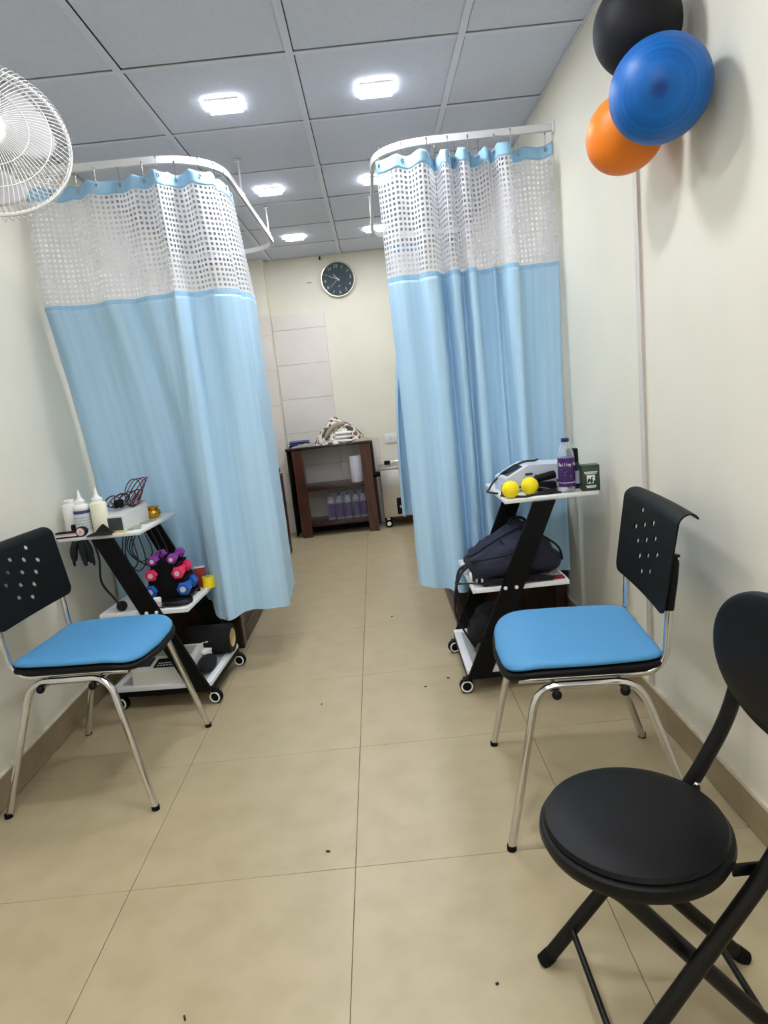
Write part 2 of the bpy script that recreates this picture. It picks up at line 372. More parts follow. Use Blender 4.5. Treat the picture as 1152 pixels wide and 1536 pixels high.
# ------------------------------------------------------------------ curtain rails
def rail(name, label, path, hangers):
    t = thing(name, label, 'curtain rail', (0, 0, 0))
    b = MB(); P = [Vector(p) for p in path]; k = len(P); vs_ = []; fs = []
    prof = [(-.009, -.014), (-.009, .014), (.009, .014), (.009, -.014), (.006, -.014), (.006, -.004), (-.006, -.004), (-.006, -.014)]
    for i in range(k):
        tt = (P[min(i+1, k-1)]-P[max(i-1, 0)]).normalized(); nn = Vector((tt.y, -tt.x, 0))
        for a, z in prof: vs_.append(P[i]+nn*a+Vector((0, 0, z)))
    n = len(prof)
    for i in range(k-1):
        for j in range(n): fs.append((i*n+j, i*n+(j+1) % n, (i+1)*n+(j+1) % n, (i+1)*n+j))
    fs += [tuple(range(n)), tuple((k-1)*n+j for j in range(n))]
    b.add(vs_, fs); obj('track', b, M['whitemetal'], t)
    for x, y in hangers:
        h = obj('hanger_rod', MB().cyl((x, y, 2.229), (x, y, HT), .0055, 10), M['whitemetal'], t)
        obj('ceiling_flange', MB().cyl((x, y, HT-.006), (x, y, HT), .017, 14), M['whitemetal'], h)
        obj('clamp', MB().box((x, y, 2.232), (.022, .034, .012), bev=.002), M['whitemetal'], h)
    for p, q in ((P[0], P[1]), (P[-1], P[-2])):
        s = 1 if p.x > 0 else -1; c = p.copy(); c.x = (XR if p.x > 0 else XL)-s*.004
        obj('wall_bracket', MB().box(c, (.008, .03, .046), bev=.002), M['whitemetal'], t)
    return t
RZ = 2.215
Lpath = fillet([(XL+.008, 2.912, RZ), (-.547, 2.925, RZ), (-.547, 4.775, RZ), (XL+.008, 4.775, RZ)], .30, 12)
Rpath = fillet([(XR-.008, 3.03, RZ), (.100, 3.03, RZ), (.098, 4.775, RZ), (XR-.008, 4.785, RZ)], .26, 12)
rail('curtain_rail', 'white curved curtain rail hung from the ceiling beside the wall fan', Lpath, [(-.547, 4.42), (-.547, 3.55)])
rail('curtain_rail', 'white curved curtain rail running to the wall with the balloons', Rpath, [(.098, 4.42)])

# ------------------------------------------------------------------ curtains
class Plan:
    def __init__(s, pts, n=14):
        s.p = [Vector((a, b, 0)) for a, b in pts]; s.p = crom(s.p, n); s.l = [0]
        for a, b in zip(s.p[:-1], s.p[1:]): s.l.append(s.l[-1]+(b-a).length)
        s.L = s.l[-1]
    def at(s, d):
        import bisect
        d = min(max(d, 0), s.L-1e-6); i = max(0, bisect.bisect_right(s.l, d)-1); i = min(i, len(s.p)-2)
        t = (d-s.l[i])/max(1e-9, s.l[i+1]-s.l[i]); return s.p[i].lerp(s.p[i+1], t)
    def nrm(s, d):
        t = (s.at(d+.004)-s.at(d-.004)).normalized(); return Vector((t.y, -t.x, 0))
def curtain(label, top, mid, bot, zs, hooks, hem, rail_z=RZ, seam=None, kind_name='cubicle_curtain', sag=.012):
    """top/mid/bot: plan curves with the same number of control points, at header, seam and hem"""
    t = thing(kind_name, label, 'curtain', (0, 0, 0))
    A, B, D = Plan(top), Plan(mid), Plan(bot); L = A.L
    ztop, zband, zseam, zbot = zs
    def pos(u, z):
        zt = ztop - sag*abs(math.sin(PI*u*len(hooks)))*max(0, min(1, (z-zseam)/(ztop-zseam)))
        zz = z if z < zseam else zseam+(z-zseam)*(zt-zseam)/(ztop-zseam)
        if z >= zseam: f = (ztop-z)/(ztop-zseam); p = A.at(u*A.L).lerp(B.at(u*B.L), f)
        else:
            f = (zseam-z)/(zseam-zbot); f2 = 1-max(0, 1-f)**2.2; p = B.at(u*B.L).lerp(D.at(u*D.L), f2)
        q = (2.1-z); wob = .007*noise.noise((u*9, z*1.3, 3.1))*min(1, q*2)+.0022*noise.noise((u*40, z*9, 1.7))*min(1, q*1.5)
        p = p + A.nrm(u*A.L)*wob
        if seam is not None and z < zseam:
            k = math.exp(-((u-seam)/.012)**2)*.006*(.6+.6*noise.noise((z*45, 5, u*80))); p = p+A.nrm(u*A.L)*k
        p.z = zz + hem(u)*max(0, (zseam-z)/(zseam-zbot)) + (.012*noise.noise((u*5, 1, 2)) if abs(z-zseam) < 1e-6 else 0)
        return p
    def sheet(z0, z1, nu, nv, off=0.0):
        b = MB(); vs_ = []; uv = []
        for j in range(nv):
            for i in range(nu):
                u = i/(nu-1); z = z0+(z1-z0)*j/(nv-1); p = pos(u, z)
                if off: p = p+A.nrm(u*A.L)*off
                vs_.append(p); uv.append((u*L, z))
        b.add(vs_, [(j*nu+i, j*nu+i+1, (j+1)*nu+i+1, (j+1)*nu+i) for j in range(nv-1) for i in range(nu-1)]); b.uv = uv; return b
    NU = int(L/.007)
    o = obj('fabric', sheet(zbot, zseam, NU, 74), M['cloth'], t)
    md = o.modifiers.new('thickness', 'SOLIDIFY'); md.thickness = .0014; md.offset = 0
    obj('hem', sheet(zbot-.0005, zbot+.035, NU, 4, .0016), M['cloth'], t)
    obj('seam_welt', sheet(zseam-.004, zseam+.014, NU, 3, .0012), M['cloth2'], t)
    o = obj('header_band', sheet(zband, ztop, NU, 6), M['cloth2'], t)
    md = o.modifiers.new('thickness', 'SOLIDIFY'); md.thickness = .0014; md.offset = 0
    # open net: every cell is a square ring of woven tape
    pitch = .0205; nc = max(4, int(L/pitch)); nr = int((zband-zseam)/pitch); b = MB(); vs_ = []; fs = []; uv = []; e = .235
    idx = {}
    for j in range(nr+1):
        for i in range(nc+1):
            u, z = i/nc, zseam+(zband-zseam)*j/nr; idx[i, j] = len(vs_); vs_.append(pos(u, z)); uv.append((u*L, z))
    for j in range(nr):
        for i in range(nc):
            c = []
            for a, d in ((e, e), (1-e, e), (1-e, 1-e), (e, 1-e)):
                u, z = (i+a)/nc, zseam+(zband-zseam)*(j+d)/nr; c.append(len(vs_)); vs_.append(pos(u, z)); uv.append((u*L, z))
            q = [idx[i, j], idx[i+1, j], idx[i+1, j+1], idx[i, j+1]]
            for k in range(4): fs.append((q[k], q[(k+1) % 4], c[(k+1) % 4], c[k]))
    b.add(vs_, fs); b.uv = uv; obj('net_panel', b, M['mesh'], t)
    for u in hooks:
        p = pos(u, ztop-.016); h = MB(); n = A.nrm(u*A.L)
        x = Vector((p.x, p.y, 0)); 
        h.tube(crom([x+V(0, 0, rail_z-.012), x+V(0, 0, p.z+.012), x-n*.006+V(0, 0, p.z-.004), x-n*.001+V(0, 0, p.z-.010), x+n*.005+V(0, 0, p.z-.002)], 5), .0016, 6)
        h.cyl(x+V(0, 0, rail_z-.016), x+V(0, 0, rail_z-.006), .004, 8)
        ho = obj('hook', h, M['screwm'], t)
        ring = [p+V(0, 0, -.003)+(A.at(u*A.L+.001)-A.at(u*A.L-.001)).normalized()*(.0065*math.cos(a))-n*.0015*(-1)+V(0, 0, .0065*math.sin(a)) for a in [2*PI*k/12 for k in range(12)]]
        obj('eyelet', MB().tube(ring, .0018, 5, closed=True), M['screwm'], ho)
    return t
# curtain on the fan side
Lt = [(-1.335, 2.925), (-1.29, 2.90), (-1.235, 2.94), (-1.17, 2.955), (-1.115, 2.945), (-1.06, 2.90), (-1.005, 2.91), (-.965, 2.935), (-.925, 2.915), (-.885, 2.895), (-.835, 2.90),
      (-.80, 2.885), (-.775, 2.845), (-.755, 2.865), (-.73, 2.925), (-.69, 2.93), (-.645, 2.90), (-.60, 2.925), (-.568, 2.985), (-.575, 3.04), (-.548, 3.10), (-.548, 3.19), (-.55, 3.27)]
def bend(P, f): return [f(x, y) for x, y in P]
Lm = bend(Lt, lambda x, y: (x+.045*max(0, min(1, (x+.85)/.3)), 2.93+(y-2.93)*1.05 if y < 2.96 else y))
def Lb_(x, y):
    if y > 2.97: return (x+.045+.03*max(0, (3.1-y)/.13), y+.01)
    push = .19/(1+math.exp((x+.855)/.014))
    return (x+.05*max(0, min(1, (x+.84)/.2)), 2.945+(y-2.93)*(.75 if x > -.84 else .35)+push)
Lb = bend(Lt, Lb_)
curtain('pale blue hospital curtain with white net top, hanging behind the trolley of dumbbells',
        Lt, Lm, Lb, (2.165, 2.112, 1.680, .285), [.015, .10, .19, .28, .36, .45, .53, .61, .70, .78, .87, .95],
        lambda u: .05*(u < .5)*(1-u*2)+.012*math.sin(u*21)-.01*math.sin(PI*u), seam=.50)
Rt0 = [(577, 3.06), (584, 3.02), (600, 2.985), (615, 3.0), (622, 3.0), (634, 2.955), (648, 2.965), (655, 3.05), (662, 3.085), (668, 3.0), (674, 2.965), (681, 3.0), (685, 3.075), (690, 3.06), (693, 2.98), (701, 2.965), (707, 2.995),
       (711, 3.075), (722, 3.06), (733, 3.01), (741, 3.05), (750, 2.965), (760, 2.945), (766, 2.98), (770, 3.06), (782, 3.075), (800, 3.06), (815, 3.065), (828, 3.04)]
Rt = [(.11+(p-577)*.00298, 3.02+(y-3.02)*.95) for p, y in Rt0][::-1]
Rm = bend(Rt, lambda x, y: (x+.004*math.sin(x*60), 3.02+(y-3.02)*.85))
Rb = bend(Rt, lambda x, y: (.865-(.865-x)*(.985)-(.02*max(0, (x-.6)/.26)), 3.02+(y-3.02)*.88-.03*max(0, min(1, (.5-x)/.4))))
# keep normals pointing at the camera: run from the rail corner to the wall is reversed above
curtain('pale blue hospital curtain with white net top, hanging behind the trolley with the backpack',
        Rt[::-1], Rm[::-1], Rb[::-1], (2.165, 2.112, 1.668, .265), [.02, .10, .19, .28, .37, .46, .55, .64, .73, .81, .90, .98],
        lambda u: .035*math.exp(-((u-.0)/.12)**2)-.02*math.exp(-((u-.25)/.12)**2)+.02*u)
F0 = [(.225, 4.69), (.215, 4.73), (.23, 4.79), (.25, 4.745), (.275, 4.80), (.295, 4.74), (.32, 4.80), (.345, 4.74), (.37, 4.80), (.40, 4.745)]
F1 = [(x-.10*math.exp(-((x-.215)/.04)**2), y-.02) for x, y in F0]
curtain('pale blue curtain at the far end of the cubicle, glimpsed beside the steel heating tank', F0, F0, F1,
        (2.165, 2.112, 1.69, .30), [.03, .25, .5, .75, .97], lambda u: .0, kind_name='cubicle_curtain')

# ------------------------------------------------------------------ treatment beds behind the curtains
def bed(label, x0, x1, y0, y1, inner):
    t = thing('treatment_bed', label, 'bed', ((x0+x1)/2, (y0+y1)/2, 0)); cx, cy = (x0+x1)/2, (y0+y1)/2
    W_, D_ = (x1-x0)/2, (y1-y0)/2
    for sx in (-1, 1):
        for sy in (-1, 1): obj('leg', MB().box((sx*(W_-.03), sy*(D_-.03), .31), (.06, .06, .62), bev=.004), M['wood'], t)
    for sx in (-1, 1):
        p = obj('side_panel', MB().box((sx*(W_-.022), 0, .31), (.016, 2*D_-.121, .50), bev=.002), M['woodpanel'], t)
        obj('bottom_rail', MB().box((sx*(W_-.016), 0, .045), (.03, 2*D_-.121, .07), bev=.003), M['wood'], p)
    for sy in (-1, 1): obj('end_panel', MB().box((0, sy*(D_-.022), .31), (2*W_-.121, .018, .56), bev=.002), M['wood'], t)
    obj('top_board', MB().box((0, 0, .632), (2*W_, 2*D_, .024), bev=.004), M['woodred'], t)
    obj('mattress', MB().box((0, 0, .671), (2*W_-.02, 2*D_-.02, .052), bev=.018, seg=3), M['mattress'], t)
bed('dark brown wooden treatment bed mostly hidden behind the curtain by the dumbbells', XL+.015, -.785, 3.21, 5.25, 1)
bed('dark brown wooden treatment bed mostly hidden behind the curtain by the backpack', .295, XR-.015, 3.16, 4.70, -1)

# ------------------------------------------------------------------ visitor chairs
def make_chair(label, loc, rz, far=1):
    t = thing('visitor_chair', label, 'chair', loc, rz, 'chrome visitor chairs with blue seats')
    for s in (-1, 1):
        P = fillet([(.245, s*.258, .006), (.148, s*.212, .432), (-.108, s*.212, .432), (-.243, s*.255, .006)], .062, 8)
        o = obj('leg_frame', MB().tube(P, .011, 14), M['chrome'], t)
        for u in (.245, -.243): obj('rubber_tip', MB().cyl((u, s*.258, .0), (u, s*.2575, .014), .0125, 12), M['rubber'], o)
        P = fillet([(.19, s*.175, .436), (-.185, s*.178, .436), (-.1935, s*.186, .60), (-.2155, s*.184, .74)], .07, 8)
        obj('back_post', MB().tube(P, .010, 14), M['chrome'], t)
    for u in (.10, -.07):
        o = obj('cross_rail', MB().cyl((u, -.222, .413), (u, .222, .413), .008, 12), M['chrome'], t)
        for s in (-1, 1): obj('end_cap', MB().sphere((u, s*.226, .413), .013, 14, 8), M['blackplastic'], o)
    # seat shell and padded cover, rounded front corners
    def outline(sc, u):
        a = 2*PI*u; c, s = math.cos(a), math.sin(a); e = .27 if c > 0 else .2
        x = math.copysign(abs(c)**e, c); y = math.copysign(abs(s)**e, s)
        wd = .215 - .020*max(0, -x)**2 ; f = .215 if x > 0 else .190
        ff = f + (.022*(1-abs(y)**2.2) if x > 0 else 0)
        return Vector((x*ff*sc, y*wd*sc, 0))
    def layer(prof, name, m):
        def fn(u, v):
            k = v*(len(prof)-1); i = min(int(k), len(prof)-2); q = k-i
            sc = prof[i][0]*(1-q)+prof[i+1][0]*q; z = prof[i][1]*(1-q)+prof[i+1][1]*q
            p = outline(max(sc, .0005), u); dip = .006*math.cos(p.y/.22*PI/2); fr = -.028*max(0, (p.x-.12)/.12)**2
            return p+Vector((0.0, 0, z+fr-dip))
        b = MB(); b.grid(fn, 72, len(prof)*2-1, closed_u=True); return obj(name, b, m, t, ang=60)
    layer([(.0, .447), (.55, .448), (.93, .450), (.99, .456), (1.0, .464), (.985, .471), (.9, .474), (0, .474)], 'seat_shell', M['blackplastic'])
    layer([(.0, .476), (.90, .476), (.965, .478), (.975, .484), (.955, .491), (.89, .495), (.6, .499), (.3, .501), (0, .5015)], 'seat_cushion', M['bluevinyl'])
    # pierced plastic backrest
    W_, z0, Ls, Lr, Rr = .226, .598, .230, .082, .032
    holes = []
    for i in range(-4, 5):
        for j in range(-4, 5):
            a, c = .068*i-.031*j, .742-.019*i-.036*j
            if abs(a) < .150 and .650 < c < .828 and abs(a*.55+(c-.74)) < .11 and abs(a*.8-(c-.74)) < .135: holes.append((a*far, c))
    nx, nz = 140, 96
    TT = Ls+Lr
    dv = Vector((-.038, 0, Ls)).normalized(); nb = Vector((-dv.z, 0, dv.x))
    def surf(s, T, off):
        if T < Ls: p = Vector((-.176, 0, z0))+dv*T
        else:
            th = (T-Ls)/Rr; e_ = Vector((-.176, 0, z0))+dv*Ls; p = e_+nb*Rr*(1-math.cos(th))+dv*Rr*math.sin(th)
            n_ = nb*math.cos(th)+dv*(-math.sin(th)); return p+n_*off+Vector((.008*(s/W_)**2, s, 0))
        return p+nb*off+Vector((.008*(s/W_)**2, s, 0))
    def hw(T):
        wdt = W_*(.965+.035*min(1, T/Ls)); r = .030
        if T < r: wdt -= r-math.sqrt(max(0, r*r-(r-T)**2))
        if T > Ls: wdt -= .030*((T-Ls)/Lr)**1.6
        return wdt
    b = MB(); vs_ = []; fs = []
    pts = [[((-1+2*i/nx)*hw(TT*j/nz), TT*j/nz) for i in range(nx+1)] for j in range(nz+1)]
    def hit(s, T):
        for a, c in holes:
            du, dz = s-a+.35*far*(T+z0-c), T+z0-c
            if (abs(du)/.0105)**3+(abs(dz)/.0072)**3 < 1: return True
        return False
    keep = [[not hit((pts[j][i][0]+pts[j+1][i+1][0])/2, (pts[j][i][1]+pts[j+1][i+1][1])/2) for i in range(nx)] for j in range(nz)]
    for side in (0, 1):
        for j in range(nz+1):
            for i in range(nx+1):
                s, T = pts[j][i]; vs_.append(surf(s, T, side*.004))
    n = (nx+1)*(nz+1); ix = lambda sd, j, i: sd*n+j*(nx+1)+i
    K = lambda j, i: 0 <= j < nz and 0 <= i < nx and keep[j][i]
    for j in range(nz):
        for i in range(nx):
            if not keep[j][i]: continue
            q = [(j, i), (j, i+1), (j+1, i+1), (j+1, i)]
            fs.append([ix(0, *p) for p in q]); fs.append([ix(1, *p) for p in q[::-1]])
            for (dj, di), (a, c) in (((-1, 0), (0, 1)), ((0, 1), (1, 2)), ((1, 0), (2, 3)), ((0, -1), (3, 0))):
                if not K(j+dj, i+di): fs.append([ix(0, *q[c]), ix(0, *q[a]), ix(1, *q[a]), ix(1, *q[c])])
    b.add(vs_, fs)
    me = b.mesh('backrest', M['blackplastic'], ang=50)
    bk = obj('backrest', me, None, t)
    for s in (-1, 1): obj('post_sleeve', MB().tube([(-.193, s*.186, .605), (-.2045, s*.185, .68), (-.2145, s*.183, .745)], [.0135, .0135, .011], 14), M['blackplastic'], bk)
    return t
chair = make_chair('chrome chair with blue seat pad and pierced black back, beside the dumbbell trolley', (-1.042, 2.176, 0), math.radians(-4.5))
make_chair('chrome chair with blue seat pad and pierced black back, beside the round stool', (.502, 1.79, 0), math.radians(175), -1)

# ------------------------------------------------------------------ round folding stool with a back
def stool():
    t = thing('folding_stool', 'black round padded folding stool with back, standing nearest the camera', 'stool', (.378, 1.055, 0))
    sx, sz = .0, .42
    obj('seat_rim', MB().lathe([(.0, -.032), (.140, -.032), (.158, -.026), (.164, -.012), (.162, .0), (.156, .004), (.0, .004)], 56, (sx, 0, sz)), M['blackvinyl'], t)
    obj('seat_pad', MB().lathe([(.154, .003), (.156, .009), (.152, .016), (.13, .0235), (.09, .0285), (.04, .031), (.0, .0315)], 56, (sx, 0, sz)), M['blackvinyl'], t)
    R = .0145
    for s in (-1, 1):
        yw = .125
        P = fillet([(-.135, s*(yw+.025), .014), (.165, s*yw, .405), (.232, s*yw*.98, .53), (.268, s*yw*.9, .68), (.276, s*yw*.72, .76)], .05, 8)
        o = obj('front_leg', MB().tube(P, R, 16), M['blackmetal'], t)
        obj('rubber_foot', MB().tube([(-.148, s*(yw+.026), .002), (-.130, s*(yw+.0246), .02)], R+.0012, 14), M['rubber'], o)
        for e in (1, -1): obj('rivet', MB().sphere((.166, s*yw+e*(R-.001)*1, .405), .0075, 10, 6), M['screwm'], o)
        P = fillet([(.245, s*(yw-.015), .014), (-.06, s*(yw-.035), .368), (-.10, s*(yw-.045), .385)], .05, 6)
        o = obj('rear_leg', MB().tube(P, R, 16), M['blackmetal'], t)
        obj('rubber_foot', MB().tube([(.258, s*(yw-.0145), .002), (.238, s*(yw-.016), .022)], R+.0012, 14), M['rubber'], o)
        obj('seat_bracket', MB().box((.145, s*(yw-.019), .398), (.05, .006, .022), bev=.002), M['blackmetal'], t)
    obj('cross_bar', MB().cyl((-.085, -.142, .083), (-.085, .142, .083), .0065, 12), M['blackmetal'], t)
    obj('cross_bar', MB().cyl((.185, -.103, .083), (.185, .103, .083), .0065, 12), M['blackmetal'], t)
    obj('support_bar', MB().cyl((-.1, -.09, .384), (-.1, .09, .384), .010, 12), M['blackmetal'], t)
    # padded oval back
    def fn(p):
        p = p.copy(); n = 2.6
        return p
    b = MB(); a_, c_ = .172, .122
    def pad(u, v):
        an = 2*PI*u; e = .95; cy = math.copysign(abs(math.cos(an))**e, math.cos(an)); cz = math.copysign(abs(math.sin(an))**e, math.sin(an))
        k = v*2-1; r = math.sqrt(max(0, 1-abs(k)**3.2))
        y, z = a_*cy*r, c_*cz*r
        return (.250 + k*.021 - .0 + (-.35)*(y*y)*1.2 + .06*z, y, .69+z)
    b.grid(pad, 56, 23, closed_u=True); obj('back_pad', b, M['blackvinyl'], t, ang=70)
stool()

# ------------------------------------------------------------------ Z-frame trolleys (local x runs from the inner end to the wall)
def trolley(label, loc, rz, sgn, Wt=.355, D=.45):
    t = thing('instrument_trolley', label, 'trolley', loc, rz, 'Z-frame instrument trolleys')
    def bx(x0, x1, y0, y1, z0, z1, bev=.002):
        return MB().box((sgn*(x0+x1)/2, (y0+y1)/2, (z0+z1)/2), (abs(x1-x0), y1-y0, z1-z0), bev=bev)
    o = obj('top_shelf', bx(.195, .195+Wt, 0, D, .7465, .760), M['whitelam'], t)
    o = obj('middle_shelf', bx(.06, .41, .022, D-.022, .410, .424), M['whitelam'], t)
    for y0, y1 in ((.022, .034), (D-.034, D-.022)):
        pass
    lip = MB()
    for x0, x1, y0, y1 in ((.06, .41, .0, .0219), (.06, .41, D-.0219, D), (.048, .0599, 0, D), (.4101, .422, 0, D)):
        lip.box((sgn*(x0+x1)/2, (y0+y1)/2, .4195), (x1-x0, y1-y0, .018), bev=.0015)
    obj('shelf_lip', lip, M['whitemetal'], t)
    o = obj('bottom_shelf', bx(.03, .40, .03, D-.03, .088, .094), M['greylam'], t)
    fr = MB()
    for x0, x1, y0, y1 in ((.0, .43, 0, .0299), (.0, .43, D-.0299, D), (0, .0299, .0301, D-.0301), (.4001, .43, .0301, D-.0301)):
        fr.box((sgn*(x0+x1)/2, (y0+y1)/2, .092), (x1-x0, y1-y0, .018), bev=.0015)
    obj('bottom_frame', fr, M['whitemetal'], t)
    un = MB()
    for y0, y1 in ((.0, .03), (D-.03, D)): un.box((sgn*.215, (y0+y1)/2, .071), (.43, y1-y0, .024), bev=.001)
    for x0, x1 in ((.0, .03), (.40, .43)): un.box((sgn*(x0+x1)/2, D/2, .071), (x1-x0, D-.062, .024), bev=.001)
    obj('base_beam', un, M['black'], t)
    for y in (-.016, D+.001):
        poly = [(sgn*.0, y, .072), (sgn*.088, y, .072), (sgn*.383, y, .746), (sgn*.300, y, .746)]
        b = MB().prism(poly, (0, .015, 0)); o = obj('slanted_leg', b, M['black'], t, smooth=False)
        for q in (.172, .214) :
            yy = y-.002 if y < 0 else y+.017
            obj('bolt_cap', MB().lathe([(.0075, -.002), (.007, .002), (.004, .0035), (0, .004)], 14, (sgn*q, yy, .425), (0, -1 if y < 0 else 1, 0)), M['white'], o)
    for x in (-.004, .40):
        for y in (.02, D-.02):
            a = random.uniform(-.4, .4); R3 = Matrix.Rotation(a, 3, 'Z'); c = Vector((sgn*x, y, .029))
            w_ = MB().cyl(c-R3 @ V(.0, .011, 0), c+R3 @ V(0, .011, 0), .028, 22)
            o = obj('caster', w_, M['rubber'], t)
            rb = MB()
            for e in (-1, 1):
                ring = [c+R3 @ V(.021*math.cos(k*PI/9), e*.0122, .021*math.sin(k*PI/9)) for k in range(18)]
                rb.tube(ring, .0035, 6, closed=True)
            obj('hub_ring', rb, M['white'], o)
            obj('caster_fork', MB().box(c+V(0, 0, .027), (.026, .030, .012), bev=.003), M['blackplastic'], o)
    return t
LT = (-.797, 2.601, 0); LA = math.radians(-4.0)
trolley('white shelved trolley on black slanted legs carrying dumbbells and bottles', LT, LA, -1, Wt=.338, D=.415)
RT = (.250, 2.455, 0)
trolley('white shelved trolley on black slanted legs carrying backpack and yellow balls', RT, 0, 1)
ZT, ZM, ZB = .760, .424, .094
# ---- things on the trolley with the dumbbells
def squeeze_bottle(loc, label, r, h, body_m, nozzle=True, lab=False, tilt=0):
    t = thing('squeeze_bottle', label, 'bottle', loc, 0, 'white squeeze bottles')
    obj('body', MB().lathe([(0, 0), (r*.95, 0), (r, .006), (r, h*.93), (r*.9, h*.97), (r*.62, h)], 24), body_m, t)
    cp = obj('cap', MB().lathe([(r*.66, h), (r*.66, h+.012), (r*.55, h+.016), (.0, h+.0165)], 20), M['white'], t)
    if nozzle: obj('nozzle', MB().lathe([(r*.42, h+.016), (.0075, h+.030), (.004, h+.052), (.0025, h+.056), (0, h+.056)], 14), M['white'], cp)
    if lab:
        l = obj('label', MB().lathe([(r+.0004, h*.12), (r+.0006, h*.12), (r+.0006, h*.86), (r+.0004, h*.86)], 24), M['labelgrey'], t)
        obj('label_band', MB().lathe([(r+.0008, h*.70), (r+.001, h*.70), (r+.001, h*.80), (r+.0008, h*.80)], 24), M['labelnavy'], l)
        for k in range(5): obj('label_line', MB().lathe([(r+.0008, h*(.2+.09*k)), (r+.001, h*(.2+.09*k)), (r+.001, h*(.222+.09*k)), (r+.0008, h*(.222+.09*k))], 24), M['greylam'], l)
    return t
squeeze_bottle((-1.300, 2.735, ZT), 'plain white capped bottle standing nearest the wall on the dumbbell trolley', .031, .128, M['bottlew'], False)
squeeze_bottle((-1.232, 2.683, ZT), 'white nozzle bottle with navy banded label on the dumbbell trolley', .031, .128, M['bottlew'], True, True)
squeeze_bottle((-1.165, 2.690, ZT), 'unlabelled yellowish nozzle bottle beside the small white device', .033, .130, M['bottley'], True)
t = thing('therapy_device', 'small white electrotherapy box with dark grey front on the dumbbell trolley', 'medical device', (-1.108, 2.79, ZT), math.radians(-7))
def wedge(x0, x1, y0, y1, hf, hb): return [(x0, y0, 0), (x1, y0, 0), (x1, y1, 0), (x0, y1, 0), (x0, y0, hf), (x1, y0, hf), (x1, y1, hb), (x0, y1, hb)]
BOXF = [(0, 3, 2, 1), (4, 5, 6, 7), (0, 1, 5, 4), (1, 2, 6, 5), (2, 3, 7, 6), (3, 0, 4, 7)]
obj('case', MB().add(wedge(-.055, .055, -.11, .11, .062, .078), BOXF), M['devicew'], t, smooth=False)
obj('front_panel', MB().add([Vector(p)+V(0, -.1115, .004) for p in wedge(-.049, .049, -.001, .001, .052, .052)], BOXF), M['deviceg'], t, smooth=False)
tb = MB(); 
for k in range(6):
    P = [( .02*math.sin(k*1.3+a*.9)+.018*(k-3)+.0, -.02+.05*math.cos(a*1.05+k*.5)+.018*k, .080+.028*(1+math.sin(a*.8+k*1.1))) for a in range(9)]
    tb = MB(); tb.tube(crom([Vector((-1.10, 2.805, ZT))+V(*p) for p in P], 5), .0026, 6)
    tag(obj('cable', tb, M['cablered'] if k % 2 else M['cableblack']), ('dark red' if k % 2 else 'black') + ' lead heaped on the small white device, ' + ('nearest its dark front', 'middle of the heap', 'nearest the brass pot')[k//2], 'cable', 'leads on the small white device')
for k in range(4):
    a0 = k*.4
    P = [(.045*math.cos(a*PI/6)*(.8+.1*k), .03*math.sin(a*PI/6)+.01*k, .055*math.sin(a*PI/6+a0)) for a in range(12)]
    tag(obj('cable', MB().tube(crom([Vector((-1.07, 2.84+.008*k, ZT+.132))+V(*p) for p in P], 4, True), .0023, 6, closed=True), M['cablered'] if k % 2 else M['cableblack']),
        ('dark red' if k % 2 else 'black') + ' lead loop standing above the small white device, ' + ('in front', 'behind the other')[k//2], 'cable', 'lead loops above the small white device')
t = thing('power_plug', 'black power adapter plug lying on the small white device', 'plug', (-1.115, 2.78, ZT+.082))
obj('body', MB().box((0, 0, .018), (.034, .03, .032), bev=.005), M['blackplastic'], t)
obj('pins', MB().cyl((-.03, 0, .018), (-.017, 0, .018), .004, 8).cyl((-.03, .012, .018), (-.017, .012, .018), .003, 8), M['brass'], t)
tag(obj('brass_pot', MB().lathe([(.0, .002), (.018, 0), (.026, .006), (.033, .02), (.030, .034), (.021, .041), (.026, .047), (.030, .050), (.026, .052), (.018, .044), (.0, .04)], 28, (-1.030, 2.925, ZT)), M['brass']),
    'small round brass pot on the corner of the dumbbell trolley', 'pot')
# flat stuff on top
def crumple(c, sx, sy, h, seed, peak=None):
    def fn(u, v):
        x, y = (u-.5)*2, (v-.5)*2; r = max(abs(x), abs(y))
        z = h*(1-r**2)*(.5+.7*abs(noise.noise((x*1.7+seed, y*1.7, seed))))+.003
        if peak: z += peak[2]*max(0, 1-math.hypot(x-peak[0], y-peak[1])*1.5)
        k = 1+.12*noise.noise((math.atan2(y, x)*1.2, seed, 0))
        return (c[0]+x*sx*k, c[1]+y*sy*k, c[2]+(z if r < .999 else .0008))
    return MB().grid(fn, 23, 23)
tag(obj('face_mask', crumple((-1.152, 2.638, ZT), .052, .024, .014, 3.3, (.25, .2, .035)), M['blackcloth']), 'crumpled black cloth with a peak in front of the bottles', 'cloth')
t = thing('elastic_strap', 'black, white and pink elastic strap rolled at the trolley edge', 'strap', (-1.255, 2.66, ZT))
for k, m in enumerate(('blackcloth', 'ink', 'pinkband', 'blackcloth')):
    z0 = .003+k*.0062
    obj('band', MB().box((-.035, -.012, z0), (.085, .024, .006), bev=.001), M[m], t)
for k, (m, r) in enumerate((('blackcloth', .020), ('pinkband', .0165), ('ink', .0125), ('pinkband', .008))):
    obj('roll', MB().cyl((.026, -.028-.0008*k, .021), (.026, .004+.0008*k, .021), r, 20), M[m], t)
obj('strap_tail', MB().box((-.0, .022, .024), (.062, .016, .044), bev=.006), M['blackcloth'], t)
